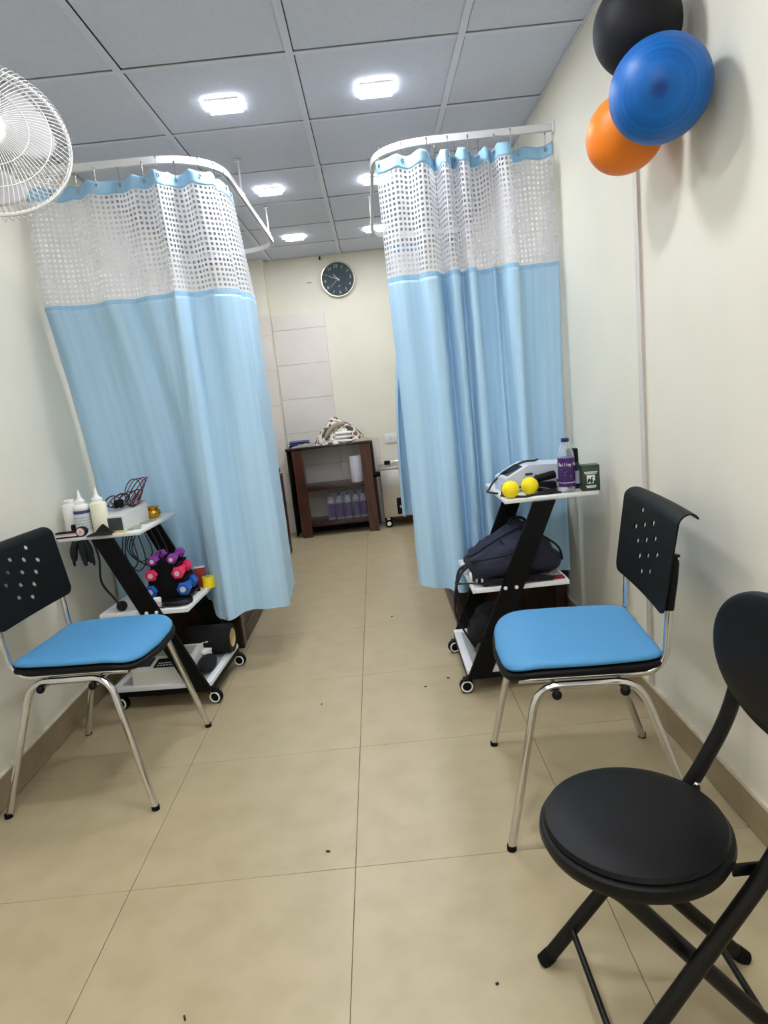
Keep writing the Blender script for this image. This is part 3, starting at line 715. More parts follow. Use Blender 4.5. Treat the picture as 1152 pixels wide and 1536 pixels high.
for (x, y, w_, d_, a, m, lb) in ((-1.045, 2.72, .055, .10, .3, 'leaflet', 'printed leaflet beside the small white device'), (-1.085, 2.640, .075, .028, .1, 'leafyellow', 'yellow card at the trolley front edge'),
                             (-1.025, 2.83, .038, .08, -.25, 'leaflet', 'greenish leaflet in front of the brass pot')):
    t_ = tag(obj('leaflet', MB().box((0, 0, .0012), (w_, d_, .0022)), M[m], None, (x, y, ZT)), lb, 'leaflet'); t_.rotation_euler = (0, 0, a)
# hanging things under the top shelf
def tassel():
    b = MB()
    for k in range(26):
        a = random.uniform(0, 2*PI); r = random.uniform(0, .03); x, y = r*math.cos(a)*1.5, r*math.sin(a)
        l = random.uniform(.05, .105)
        b.tube(crom([(x*.6, y*.6, 0), (x, y, -l*.5), (x*1.1+random.uniform(-.006, .006), y, -l)], 3), [.008]*3+[.007]*3+[.0035], 6)
    return b
tag(obj('hanging_cloth', tassel(), M['navydark'], None, (-1.24, 2.64, .7415)), 'dark navy fringe of cloth hanging under the trolley top by the wall', 'cloth')
tag(obj('cable', MB().tube(crom([(-1.20, 2.66, .741), (-1.185, 2.655, .66), (-1.195, 2.66, .56), (-1.165, 2.68, .48), (-1.14, 2.69, .428)], 8), .005, 8), M['cableblack']),
    'black mains cable dropping from the trolley top to its middle shelf', 'cable')
for k in range(5):
    w_ = .028+.012*k; d_ = .15+.02*math.sin(k*2.1); x0 = -1.075+.014*k; y0 = 2.70+.02*k
    P = [(x0-w_*.5, y0, .741), (x0-w_*1.0, y0, .741-d_*.55), (x0-w_*.2, y0+.01, .741-d_), (x0+w_*.9, y0+.01, .741-d_*.75), (x0+w_*.55, y0, .741)]
    tag(obj('cable', MB().tube(crom(P, 8), .0026, 6), M['cableblack']), ['narrowest', 'second narrowest', 'middle', 'second widest', 'widest'][k]+' of the thin black lead loops beneath the top shelf above the dumbbells', 'cable', 'black leads looped below the trolley top')
# dumbbell rack
DX, DY = -.955, 2.795
t = thing('dumbbell_rack', 'black stepped rack holding six small dumbbells', 'rack', (DX, DY, ZM))
for y in (-.062, .062):
    b = MB().prism([(-.098, y-.006, 0), (.098, y-.006, 0), (.062, y-.006, .135), (.030, y-.006, .185), (-.030, y-.006, .185), (-.062, y-.006, .135)], (0, .012, 0)); obj('end_frame', b, M['blackplastic'], t, smooth=False)
obj('core', MB().box((0, 0, .085), (.05, .11, .17), bev=.003), M['blackplastic'], t)
for z, xo in ((.018, .066), (.092, .050), (.155, .034)):
    for s in (-1, 1):
        obj('cradle', MB().box((s*(xo+.002), 0, z), (.052-.008*(z > .1), .135, .012), bev=.003), M['blackplastic'], t)
def dumbbell(x, y, z, r, m, label, grp):
    t = thing('dumbbell', label, 'dumbbell', (x, y, z), 0, grp)
    L_ = .072
    obj('grip', MB().cyl((0, -L_+.03, 0), (0, L_-.03, 0), r*.48, 14), m, t)
    for s in (-1, 1):
        pr = [(r*.8, -.021), (r, -.015), (r, .015), (r*.8, .021)]
        h = obj('weight_head', MB().lathe(pr, 6 if r > .02 else 8, (0, s*(L_-.018), 0), (0, 1, 0)), m, t, ang=25)
        obj('weight_mark', MB().lathe([(r*.42, -.0005), (r*.42, .0005)], 14, (0, s*(L_+.0035), 0), (0, 1, 0)), M['jarpink'] if m != M['blue'] else M['deviceblue'], h)
for z, xo, r, m, nm in ((.055, .070, .030, 'blue', 'blue'), (.126, .056, .027, 'pink', 'pink'), (.187, .040, .0215, 'purple', 'purple')):
    dumbbell(DX-xo, DY-.012, ZM+z, r, M[m], nm+' dumbbell on the trolley-leg side of the black rack', 'small dumbbells on the rack')
    dumbbell(DX+xo, DY-.012, ZM+z, r, M[m], nm+' dumbbell on the curtain-edge side of the black rack', 'small dumbbells on the rack')
def knobby(p):
    return p*(1+.05*noise.noise(p*90))
t = thing('massage_ball', 'black knobbly massage ball on the shelf near the wall', 'ball', (-1.135, 2.672, ZM+.022)); obj('ball_body', MB().sphere((0, 0, 0), .022, 22, 14, fn=knobby), M['blackcloth'], t)
t = thing('zip_pouch', 'flat black zipped pouch in front of the dumbbell rack', 'pouch', (-.905, 2.675, ZM))
obj('pouch_body', MB().sphere((0, 0, .013), 1, 28, 12, sc=(.066, .036, .013), fn=lambda p: p*(1+.08*noise.noise(p*40))), M['blackvinyl'], t)
obj('zip', MB().tube(crom([(-.05, -.02, .021), (-.02, -.028, .02), (.02, -.027, .021), (.05, -.016, .02)], 5), .0018, 6), M['deviceg'], t)
obj('wrist_loop', MB().tube(crom([(-.06, -.01, .008), (-.075, -.024, .006), (-.055, -.036, .006), (-.03, -.034, .01)], 5), .0025, 6), M['blackcloth'], t)
t = thing('cream_jar', 'small pinkish white jar behind the slanted leg, by the pouch', 'jar', (-.985, 2.665, ZM))
obj('body', MB().lathe([(0, 0), (.016, 0), (.0175, .003), (.0175, .026), (.015, .028), (0, .028)], 20), M['jarpink'], t)
obj('lid', MB().lathe([(.0185, .028), (.0185, .040), (.017, .042), (0, .042)], 20), M['bottlew'], t)
t = thing('small_carton', 'small dark red carton behind the blue dumbbell', 'box', (-.868, 2.925, ZM), .2)
obj('body', MB().box((0, 0, .045), (.05, .03, .09), bev=.001), M['red'], t); obj('flap', MB().box((0, 0, .0912), (.048, .028, .002)), M['ink'], t)
t = thing('yellow_roll', 'yellow roll of tape at the end of the dumbbell shelf', 'tape', (-.828, 2.90, ZM+.0005))
obj('tape_ring', MB().lathe([(.014, 0), (.026, 0), (.026, .05), (.014, .05), (.014, 0)], 24), M['yellow'], t); obj('core_tube', MB().lathe([(.0125, 0), (.0138, 0), (.0138, .05), (.0125, .05), (.0125, 0)], 24), M['cream'], t)
# bottom shelf
t = thing('foam_roller', 'black hollow foam roller with tan core on the bottom shelf', 'foam roller', (-.87, 2.935, ZB+.007+.066), math.radians(-4))
ro = [(.043, -.105), (.064, -.105), (.066, -.102), (.066, .102), (.064, .105), (.043, .105), (.043, -.105)]
obj('foam', MB().lathe(ro, 36, (0, 0, 0), (1, 0, 0)), M['blackcloth'], t)
obj('core_tube', MB().lathe([(.038, -.1045), (.0428, -.1045), (.0428, .1045), (.038, .1045), (.038, -.1045)], 36, (0, 0, 0), (1, 0, 0)), M['cream'], t)
obj('core_plug', MB().lathe([(.0378, .080), (.0378, .085)], 30, (0, 0, 0), (1, 0, 0)), M['cream'], t)
lg = MB()
for x_, w_ in ((-.016, .004), (-.011, .004), (-.006, .003)): lg.box((x_, -.0662, .010), (w_, .0012, .0035))
lg.box((.001, -.0658, .0115), (.006, .0012, .006), rot=Matrix.Rotation(PI/4, 3, 'Y')).box((.0065, -.0657, .0125), (.006, .0012, .006), rot=Matrix.Rotation(PI/4, 3, 'Y'))
obj('printed_mark', lg, M['ink'], t)
t = thing('therapy_console', 'off-white sloping console with dark keypad lying on the bottom shelf', 'medical device', (-1.005, 2.735, ZB+.0065), math.radians(-3))
obj('case', MB().add(wedge(-.125, .125, -.10, .10, .062, .09), BOXF), M['devicew'], t, smooth=False)
sl_ = math.atan2(.028, .2)
Rk = Matrix.Rotation(sl_, 3, 'X')
def onslope(x, y, up=.0): return Vector((x, y, .076+y*.14+up))
k_ = obj('keypad', MB().box(onslope(.03, -.045, .001), (.135, .07, .003), rot=Rk), M['black'], t)
kb = MB()
for i in range(9):
    for j in range(2): kb.box(onslope(-.02+.0125*i, -.068+.018*j, .003), (.008, .008, .002), rot=Rk)
obj('key', kb, M['labelgrey'], k_)
obj('display', MB().box(onslope(-.085, -.03, .001), (.06, .07, .003), rot=Rk), M['screen'], t)
obj('grey_cover', MB().box(onslope(.02, .05, .001), (.16, .07, .003), rot=Rk), M['greylam'], t)
t = thing('white_bracket', 'white angled bracket leaning by the foam roller', 'bracket', (-.892, 2.80, ZB+.0065), -.25)
obj('plate', MB().prism([(-.035, 0, .05), (.035, 0, .05), (.035, 0, .058), (-.035, 0, .058)], (0, .055, 0)), M['white'], t, smooth=False)
obj('upright', MB().prism([(-.035, 0, 0), (-.023, 0, 0), (-.012, 0, .05), (-.035, 0, .05)], (0, .05, 0)), M['white'], t, smooth=False)
obj('upright', MB().prism([(.020, 0, 0), (.035, 0, 0), (.035, 0, .05), (.024, 0, .05)], (0, .05, 0)), M['white'], t, smooth=False)
tag(obj('black_pouch', MB().sphere((-.845, 2.745, ZB+.035), 1, 28, 14, sc=(.040, .07, .030), fn=lambda p: p*(1+.12*noise.noise(p*22))), M['blackcloth']),
    'soft black pouch on the bottom shelf in front of the roller', 'pouch')

# ---- things on the trolley with the backpack
t = thing('therapy_unit', 'pale grey ultrasound unit with sloped end screen behind the yellow balls', 'medical device', (.625, 2.70, ZT), math.radians(6))
prof = [(-.155, 0), (.15, 0), (.15, .085), (-.03, .098), (-.055, .098), (-.15, .052)]
b = MB().prism([(x, -.075, z+.003) for x, z in prof], (0, .15, 0)); obj('case', b, M['deviceblue'], t, smooth=False)
an = -math.atan2(.046, .095)
obj('screen', MB().box((-.103, 0, .0792), (.075, .10, .003), rot=Matrix.Rotation(an, 3, 'Y')), M['screen'], t)
obj('screen_bezel', MB().box((-.103, 0, .0780), (.090, .12, .002), rot=Matrix.Rotation(an, 3, 'Y')), M['white'], t)
for k in range(5): obj('vent_slot', MB().box((-.03+.018*k, -.0755, .052), (.004, .002, .022), rot=Matrix.Rotation(.4, 3, 'Y')), M['deviceg'], t)
obj('side_label', MB().box((-.055, -.0757, .066), (.03, .0015, .010)), M['deviceg'], t)
obj('knob', MB().lathe([(.006, 0), (.006, .006), (0, .006)], 12, (.06, -.0755, .028), (0, -1, 0)), M['deviceg'], t)
obj('foot_strip', MB().box((0, 0, .0017), (.26, .12, .003)), M['rubber'], t)
t = thing('ultrasound_probe', 'black handheld probe lying between the bottle and yellow balls', 'probe', (.60, 2.585, ZT))
obj('handle', MB().tube(crom([(-.03, 0, .036), (.0, .002, .048), (.045, .004, .056), (.075, .004, .060)], 5), [.012]*5+[.0155]*5+[.0165]*5+[.013], 14), M['blackplastic'], t)
obj('probe_head', MB().lathe([(.020, -.006), (.022, .0), (.018, .008), (0, .010)], 20, (-.035, 0, .031), (-.7, 0, -.6)), M['chrome'], t)
obj('probe_rest', MB().box((.03, .004, .017), (.09, .035, .033), bev=.006), M['blackplastic'], t)
for k, (x, y, lb) in enumerate(((.478, 2.498, 'yellow foam ball nearest the corner of the trolley top'), (.560, 2.535, 'yellow foam ball set further back against the probe'))):
    t = thing('foam_ball', lb, 'ball', (x, y, ZT+.0335), 0, 'yellow foam balls'); obj('ball_body', MB().sphere((0, 0, 0), .0335, 32, 20), M['yellow'], t)
for P, lb in ((([(.52, 2.61, ZT+.03), (.47, 2.60, ZT+.035), (.455, 2.555, ZT+.006), (.455, 2.54, ZT+.005), (.52, 2.475, ZT+.005), (.56, 2.49, ZT+.005), (.63, 2.50, ZT+.006), (.665, 2.54, ZT+.008)]), 'black cable curling round the front yellow ball'),
              (([(.445, 2.60, ZT+.005), (.415, 2.66, ZT+.005), (.43, 2.71, ZT+.006), (.455, 2.735, ZT+.03), (.50, 2.70, ZT+.075), (.57, 2.69, ZT+.107), (.62, 2.70, ZT+.107), (.645, 2.74, ZT+.106)]), 'black cable draped across the pale grey unit'),
              (([(.51, 2.575, ZT+.006), (.535, 2.605, ZT+.02), (.58, 2.575, ZT+.022), (.64, 2.515, ZT+.012), (.66, 2.49, ZT+.005)]), 'black cable running under the probe')):
    tag(obj('cable', MB().tube(crom(P, 8), .0042, 8), M['cableblack']), lb, 'cable')
tag(obj('cable_clump', crumple((.625, 2.505, ZT), .045, .018, .022, 8.1), M['blackcloth']), 'bunched black cable sleeve in front of the probe', 'cable')
def water_bottle(loc, label, grp=None, h=.225, r=.031, brand=True, name='water_bottle'):
    t = thing(name, label, 'bottle', loc, 0, grp)
    pr = [(0, .004), (r*.5, .0), (r*.95, .003), (r, .012), (r*.965, .02), (r, .03), (r, h*.64), (r*.985, h*.66), (r*.96, h*.72), (r*.72, h*.82), (r*.44, h*.91), (r*.40, h*.945)]
    obj('body', MB().lathe(pr, 28), M['clear'], t)
    c = obj('cap', MB().lathe([(r*.47, h*.935), (r*.48, h*.94), (r*.48, h*.995), (r*.44, h), (0, h)], 22), M['capblue'], t)
    l = obj('label', MB().lathe([(r*1.004, h*.11), (r*1.012, h*.11), (r*1.012, h*.645), (r*1.004, h*.645)], 28), M['labelpurple'], t)
    if brand:
        obj('label_line', MB().lathe([(r*1.015, h*.185), (r*1.018, h*.185), (r*1.018, h*.195), (r*1.015, h*.195)], 28), M['ink'], l)
        for q, body in ((-.45, 'Bailley'), (1.45, 'Bailley')):
            # curved lettering: one small glyph after another round the label
            for i, ch in enumerate(body):
                a = -PI/2+q+(i-3)*.235
                o = text(ch, .0175, M['ink'], l, (r*1.02*math.cos(a), r*1.02*math.sin(a), h*.525), (PI/2, 0, a+PI/2), 'letter')
        rd = random.Random(3)
        for k in range(6):
            a = -PI/2+rd.uniform(-.9, .9); z = h*rd.uniform(.3, .46)
            obj('label_spark', MB().sphere((r*1.014*math.cos(a), r*1.014*math.sin(a), z), .0011, 6, 4), M['ink'], l)
    return t
water_bottle((.697, 2.508, ZT), 'clear water bottle with purple label and navy cap on the trolley top', h=.205)
t = thing('tea_carton', 'dark green printed carton at the wall end of the trolley top', 'box', (.781, 2.50, ZT), math.radians(-6))
obj('body', MB().box((0, 0, .048), (.066, .05, .096), bev=.0015), M['greenbox'], t)
obj('top_flap', MB().box((0, 0, .0965), (.064, .048, .0012)), M['greenlid'], t)
obj('olive_band', MB().box((0, -.0253, .082), (.066, .0008, .012)), M['greenlid'], t)
pb = MB()
for r_, (z, n) in enumerate(((.0715, 9), (.066, 8), (.0185, 7), (.0135, 6))):
    for i in range(n): pb.box(((i-(n-1)/2)*.0055, -.0256, z), (.0042, .0008, .0042))
obj('lettering', pb, M['ink'], t)
pc = obj('printed_picture', MB().box((0, -.0255, .044), (.030, .0008, .032)), M['ink'], t)
q = MB().prism([(-.015, -.0260, .028), (-.012, -.0260, .044), (-.006, -.0260, .049), (-.001, -.0260, .042), (.001, -.0260, .052), (.012, -.0260, .054), (.004, -.0260, .047), (.007, -.0260, .040), (.005, -.0260, .030), (-.002, -.0260, .029), (-.003, -.0260, .036)], (0, -.0006, 0))
q.prism([(.009, -.0260, .0275), (.0155, -.0260, .0275), (.0155, -.0260, .038), (.010, -.0260, .040)], (0, -.0006, 0))
obj('picture_shape', q, M['greenbox'], pc)
t = thing('spray_can', 'dark blue spray can hidden behind the bottle and carton', 'can', (.742, 2.575, ZT))
obj('body', MB().lathe([(0, 0), (.024, 0), (.025, .003), (.025, .095), (.021, .105), (.0, .108)], 24), M['capblue'], t)
obj('cap', MB().lathe([(.0215, .104), (.022, .106), (.022, .15), (.019, .155), (0, .156)], 22), M['blackplastic'], t)
obj('label', MB().lathe([(.0252, .02), (.0254, .02), (.0254, .07), (.0252, .07)], 24), M['deviceblue'], t)
# backpack lying on the middle shelf
t = thing('backpack', 'navy blue backpack lying on the middle shelf of the trolley', 'backpack', (.492, 2.655, ZM+.001), math.radians(-2))
def bag(u, v):
    a = 2*PI*u; th = PI*v; e = .55
    cx = math.copysign(abs(math.cos(a))**e, math.cos(a)); cyy = math.copysign(abs(math.sin(a))**e, math.sin(a))
    st = abs(math.sin(th))**.6; ct = math.copysign(abs(math.cos(th))**.8, math.cos(th))
    x = .185*cx*st; y = .17*cyy*st
    top = .150 + .045*math.exp(-((x-.04)/.07)**2) - .055*max(0, (-x-.04)/.14)-.045*max(0, (x-.09)/.09)
    z = (ct+1)/2*top
    wr = .010*noise.noise((x*16, y*14, z*20))+.006*noise.noise((x*34, y*30, 7))
    return (x+wr*cx, y+wr*cyy, max(.0, z+wr*(z > .02)))
obj('main_body', MB().grid(bag, 56, 30, closed_u=True), M['navy'], t, ang=80)
def pocket(u, v):
    x = -.175+.215*u; k = math.sin(PI*min(1, max(0, u)))**.35; z0 = .030; zz = z0+(.100+.035*u-z0)*v
    bulge = .030*(math.sin(PI*v)**.6)*k
    return (x, -.165-bulge+.006*noise.noise((x*30, v*4, 2)), zz)
obj('front_pocket', MB().grid(pocket, 22, 12), M['navy'], t, ang=80)
for P in ([(-.182, -.165, .102), (-.12, -.198, .115), (-.02, -.185, .125), (.03, -.172, .140)], [(-.188, -.10, .104), (-.15, -.13, .128), (-.06, -.09, .165), (.03, -.06, .198)],
          [(-.06, -.1, .163), (-.02, -.165, .125), (.01, -.185, .085), (.0, -.19, .04)], [(.03, -.06, .199), (.10, -.10, .17), (.165, -.12, .12), (.185, -.10, .06)]):
    obj('piping', MB().tube(crom(P, 8), .0045, 8), M['navydark'], t)
obj('side_strap', MB().grid(lambda u, v: (-.19-.05*u+.008*math.sin(u*5), -.06-.05*u-.028*v, .09-.085*u), 14, 3), M['navydark'], t)
obj('carry_handle', MB().tube(crom([(.0, .02, .192), (.02, .03, .215), (.06, .03, .213), (.08, .02, .186)], 6), .007, 8), M['navydark'], t)
# dark cloth and striped cloth under the bag's end
tag(obj('dark_wrap', crumple((.475, 2.475, ZM+.012), .14, .017, .026, 5.5), M['blackcloth']), 'black folded wrap along the front lip of the middle shelf', 'cloth')
t = thing('striped_glove', 'black and white striped cloth tucked under the backpack end', 'cloth', (.322, 2.525, ZM+.012))
for k in range(6):
    obj('stripe', MB().sphere((-.018+.010*k, -.003*k, .022+.005*math.sin(k)-.0035*k), 1, 14, 8, sc=(.006, .024, .020)), M['ink'] if k % 2 == 0 else M['blackcloth'], t)
t = thing('red_folder', 'dark red folder lying flat under the backpack', 'folder', (.60, 2.505, ZM)); obj('cover', MB().box((0, .0, .003), (.13, .05, .004)), M['red'], t); obj('pages', MB().box((0, .001, .0007), (.126, .046, .0010)), M['ink'], t)
# loose straps dangling beside the shelf
for P, lb in (([(.30, 2.60, .48), (.268, 2.57, .46), (.24, 2.555, .40), (.232, 2.56, .30), (.262, 2.575, .22), (.30, 2.60, .14)], 'wide black strap dangling from the backpack past the shelf'),
              ([(.31, 2.66, .47), (.275, 2.68, .44), (.262, 2.70, .36), (.285, 2.70, .26), (.31, 2.69, .16)], 'second black strap hanging behind the wide one')):
    C_ = crom(P, 8)
    def rib(u, v, C_=C_):
        i = min(int(u*(len(C_)-1)+.5), len(C_)-1); p = C_[i]; return (p.x+.004*math.sin(v*PI), p.y+(v-.5)*.036, p.z)
    o = tag(obj('strap', MB().grid(rib, 36, 4), M['blackcloth']), lb, 'strap'); md = o.modifiers.new('thickness', 'SOLIDIFY'); md.thickness = .003
tag(obj('cable', MB().tube(crom([(.262, 2.53, .435), (.24, 2.50, .442), (.29, 2.48, .446), (.335, 2.47, .442)], 8), .003, 6), M['cableblack']), 'thin black cord looping over the shelf corner', 'cable')
def bagblob(p): return p*(1+.14*noise.noise(p*14))
t = thing('gym_bag', 'black soft bag resting on the bottom shelf under the backpack', 'bag', (.43, 2.665, ZB+.007))
obj('bag_body', MB().sphere((0, 0, .093), 1, 36, 20, sc=(.125, .165, .09), fn=bagblob), M['blackcloth'], t)
obj('bag_flap', MB().grid(lambda u, v: (-.13+.10*u-.01*math.sin(v*PI), -.12+.24*v, .03+.11*math.sin(u*1.35)+.02), 12, 10), M['blackvinyl'], t)
obj('zip_pull', MB().box((-.115, -.02, .09), (.004, .005, .022), bev=.001), M['screwm'], t)

# ------------------------------------------------------------------ rack by the back wall
t = thing('side_rack', 'dark brown wooden rack with two shelves against the back wall', 'rack', (-.40, 5.88, 0))
YR = .15
for x, m, lx in ((-.300, 'woodred', -.03), (.285, 'woodred', .0)):
    for y, mm, xo in ((-.15, m, 0), (.13, 'wood', -.055 if x < 0 else .04)):
        a = .088 if y < 0 else .05; b_ = .082 if y < 0 else .05; X = x+xo; k = .012
        P = [(X-a/2-k, y-.035, .767), (X+a/2-k, y-.035, .767), (X+a/2-k, y+.035, .767), (X-a/2-k, y+.035, .767)]
        Q = [(X-b_/2+.0, y-.035, 0), (X+b_/2, y-.035, 0), (X+b_/2, y+.035, 0), (X-b_/2, y+.035, 0)]
        obj('leg', MB().add(Q+P, BOXF), M[mm], t, smooth=False)
obj('side_panel', MB().box((-.398, -.01, .39), (.012, .26, .76), bev=.001), M['black'], t)
obj('top_board', MB().box((-.037, .0, .779), (.735, .40, .022), bev=.003), M['darktop'], t)
for z, nm in ((.42, 'middle_shelf'), (.105, 'bottom_shelf')):
    obj(nm, MB().box((-.01, -.015, z), (.62, .30, .032), bev=.002), M['wood'], t)
obj('plinth', MB().box((-.01, .06, .045), (.52, .02, .088)), M['black'], t)
RX, RY = -.40, 5.88
t = thing('paper_roll', 'white paper roll standing on the middle shelf of the rack', 'paper roll', (-.222, 5.80, .4365))
obj('paper', MB().lathe([(.018, 0), (.052, 0), (.054, .003), (.054, .227), (.052, .23), (.018, .23), (.018, 0)], 30), M['roll'], t)
obj('core_tube', MB().lathe([(.0165, 0), (.0178, 0), (.0178, .23), (.0165, .23), (.0165, 0)], 20), M['cream'], t)
first = None; k = 0
for y in (5.785, 5.86):
    for x in (-.475, -.402, -.329, -.256, -.190):
        k += 1; lb = 'clear purple-labelled water bottle in the wrapped pack on the rack'
        if first is None: first = water_bottle((x, y, .122), lb, 'water bottles in the shrink-wrapped pack', brand=False)
        else: dup(first, (x, y, .122), random.uniform(0, 3), lb, 'water bottles in the shrink-wrapped pack')
def wrapf(u, v):
    a = 2*PI*u; e = .3; cx = math.copysign(abs(math.cos(a))**e, math.cos(a)); cy_ = math.copysign(abs(math.sin(a))**e, math.sin(a))
    if v < .8: q = v/.8; s = 1-.12*q*q; z = .125+q*.235
    else: q = (v-.8)/.2; s = .88*(1-q); z = .36+.02*q
    w_ = .008*noise.noise((u*24, v*7, 4))+.006*noise.noise((u*60, v*16, 9))
    return (-.333+(.186+w_)*cx*s, 5.8225+(.077+w_)*cy_*s, z+w_*(v > .2))
tag(obj('plastic_wrap', MB().grid(wrapf, 90, 26, closed_u=True), M['wrap'], ang=80), 'crinkled clear shrink wrap around the water bottles on the rack', 'plastic wrap')
# cloths on top of the rack
ZR = .7905
def folded(c, sx, sy, h, layers, m, label, name, seed, rz=0):
    t = thing(name, label, 'cloth', c, rz)
    for k in range(layers):
        hh = h/layers
        def fn(u, v, k=k):
            a = 2*PI*u; e = .35; cx = math.copysign(abs(math.cos(a))**e, math.cos(a)); cy_ = math.copysign(abs(math.sin(a))**e, math.sin(a))
            b_ = math.sin(PI*v)**.35; s = (1-.05*k)*(1+.05*noise.noise((a, k, seed))); z = (k+v)*hh+(.006*noise.noise((cx*2+seed, cy_*2, k)) if k else 0)
            sh = .008*noise.noise((k*3.1, seed, 1)); return (cx*sx*s*b_+sh, cy_*sy*s*b_, max(0, z))
        obj('fold_layer', MB().grid(fn, 40, 9, closed_u=True), m, t, ang=80)
    return t
folded((-.69, 5.83, ZR), .10, .085, .05, 3, M['clothblue'], 'folded navy blue cloth at the end of the rack top', 'folded_cloth', 2.2, .15)
tag(obj('draped_cloth', crumple((-.635, 5.712, ZR), .115, .024, .030, 4.4), M['clothgrey']), 'crumpled pale grey cloth between navy cloth and blanket heap', 'cloth')
def heap(c, sx, sy, h, seed, pw=1.3, off=0):
    def fn(u, v):
        a = 2*PI*u; r = v
        z = h*(1-r**pw)*(1+.25*noise.noise((math.cos(a)*r*2+seed, math.sin(a)*r*2, seed)))
        fold = .035*abs(noise.noise((math.cos(a)*r*4+seed, math.sin(a)*r*4, seed+3)))*(1-r)
        k = 1+.22*noise.noise((math.cos(a)*1.3, math.sin(a)*1.3, seed))
        return (c[0]+math.cos(a)*sx*r*k, c[1]+math.sin(a)*sy*r*k, c[2]+max(.001, z+fold))
    return MB().grid(fn, 60, 22, closed_u=True)
tag(obj('blanket', heap((-.345, 5.865, ZR), .225, .15, .20, 1.4, 1.9), M['camo'], ang=80), 'blotchy grey and white blanket heaped on the rack top', 'blanket')
t = folded((-.300, 5.735, ZR), .080, .03, .10, 3, M['towelw'], 'thick white folded towel in front of the blanket heap', 'folded_towel', 5.1, -.1)
def sausage(P, r, m, label, name):
    return tag(obj(name, MB().tube(crom(P, 8), [r*.8*(.55+.45*math.sin(PI*min(1, max(0, i/((len(P)-1)*8))))**.5) for i in range((len(P)-1)*8+1)], 12), m), label, 'cloth')
sausage([(-.45, 5.755, ZR+.06), (-.41, 5.76, ZR+.115), (-.35, 5.77, ZR+.155), (-.28, 5.775, ZR+.16)], .026, M['towelc'], 'rolled beige towel arched over the white towel', 'rolled_towel')
tag(obj('draped_cloth', crumple((-.42, 5.725, ZR), .12, .035, .045, 9.2), M['camo'], ang=80), 'mottled cloth edge spilling over the rack front', 'cloth')
tag(obj('draped_cloth', crumple((-.13, 5.78, ZR), .085, .06, .03, 6.7), M['towelc'], ang=80), 'limp beige cloth lying at the socket end of the rack', 'cloth')
# steel hot-pack tank
t = thing('heating_tank', 'stainless steel heating tank on casters beside the rack', 'medical device', (.165, 5.90, 0))
obj('tank', MB().box((0, 0, .305), (.37, .30, .42), bev=.006), M['steel'], t)
ld = obj('lid', MB().box((0, 0, .527), (.385, .315, .022), bev=.004), M['steel'], t)
obj('lid_handle', MB().tube(fillet([(-.09, -.05, .538), (-.09, -.05, .575), (.07, -.05, .575), (.07, -.05, .538)], .02, 5), .007, 10), M['chrome'], ld)
obj('handle_grip', MB().box((-.115, -.05, .567), (.05, .03, .036), bev=.006), M['blackplastic'], ld)
obj('side_knob', MB().lathe([(.0, -.03), (.022, -.03), (.024, -.02), (.024, .02), (.018, .036), (.018, .04)], 18, (-.225, -.04, .475), (1, 0, 0)), M['blackplastic'], t)
cp = obj('control_panel', MB().box((.03, -.153, .19), (.19, .008, .145), bev=.001), M['black'], t)
for x in (-.03, .04): obj('control_knob', MB().lathe([(.013, 0), (.012, .012), (0, .013)], 16, (x, -.157, .185), (0, -1, 0)), M['steel'], cp)
obj('panel_screw', MB().sphere((-.055, -.1575, .25), .003, 8, 5), M['screwm'], cp)
for x in (-.15, .15):
    for y in (-.11, .11):
        o = obj('caster', MB().cyl((x, y-.011, .034), (x, y+.011, .034), .034, 20), M['rubber'], t)
        obj('caster_fork', MB().box((x, y, .082), (.034, .034, .026), bev=.004), M['chrome'], o)
        obj('wheel_disc', MB().cyl((x, y-.0125, .034), (x, y+.0125, .034), .019, 16), M['chrome'], o)
# ------------------------------------------------------------------ wall things
t = thing('wall_clock', 'round wall clock with dark teal dial and silver rim', 'clock', (-.208, YB-.0005, 2.178)); t.rotation_euler = (0, math.radians(-5.5), 0)
obj('case', MB().lathe([(.0, 0), (.145, 0), (.150, .006), (.150, .030), (.146, .036), (.139, .036), (.137, .024), (0, .024)], 64, (0, 0, 0), (0, -1, 0)), M['clockrim'], t)
d = obj('dial', MB().lathe([(.1365, .0242), (.1365, .0255), (0, .0255)], 64, (0, 0, 0), (0, -1, 0)), M['clockface'], t)
for k in range(1, 13):
    a = math.radians(90-30*k); rr = .110
    if k in (1, 2, 7, 10): obj('hour_mark', MB().box((0, 0, 0), (.026, .0012, .0035)), M['numeral'], d).matrix_local = Matrix.Translation((rr*math.cos(a), -.0262, rr*math.sin(a))) @ Matrix.Rotation(-a, 4, 'Y')
    else: text(str(k), .036, M['numeral'], d, (rr*math.cos(a), -.0262, rr*math.sin(a)), (PI/2, 0, 0), 'numeral')
obj('dial_mark', MB().box((0, -.0262, -.058), (.022, .0012, .004)), M['numeral'], d)
def hand(name, deg, L_, w_, y):
    a = math.radians(90-deg); o = obj(name, MB().prism([(-.018, 0, -w_), (L_*.7, 0, -w_*.8), (L_, 0, 0), (L_*.7, 0, w_*.8), (-.018, 0, w_)], (0, -.0012, 0)), M['ink'], t, smooth=False)
    o.matrix_local = Matrix.Translation((0, y, 0)) @ Matrix.Rotation(-a, 4, 'Y')
hand('hour_hand', 327, .062, .0030, -.0275); hand('minute_hand', 299, .090, .0024, -.0295); hand('second_hand', 235, .105, .0012, -.0315)
obj('hand_pin', MB().lathe([(.005, .026), (.005, .034), (0, .035)], 14, (0, 0, 0), (0, -1, 0)), M['clockrim'], t)
obj('glass', MB().lathe([(.1385, .0352), (.1385, .036), (0, .0375)], 48, (0, 0, 0), (0, -1, 0)), clear_mat('clock_glass', (200, 220, 225), .04, .03), t)
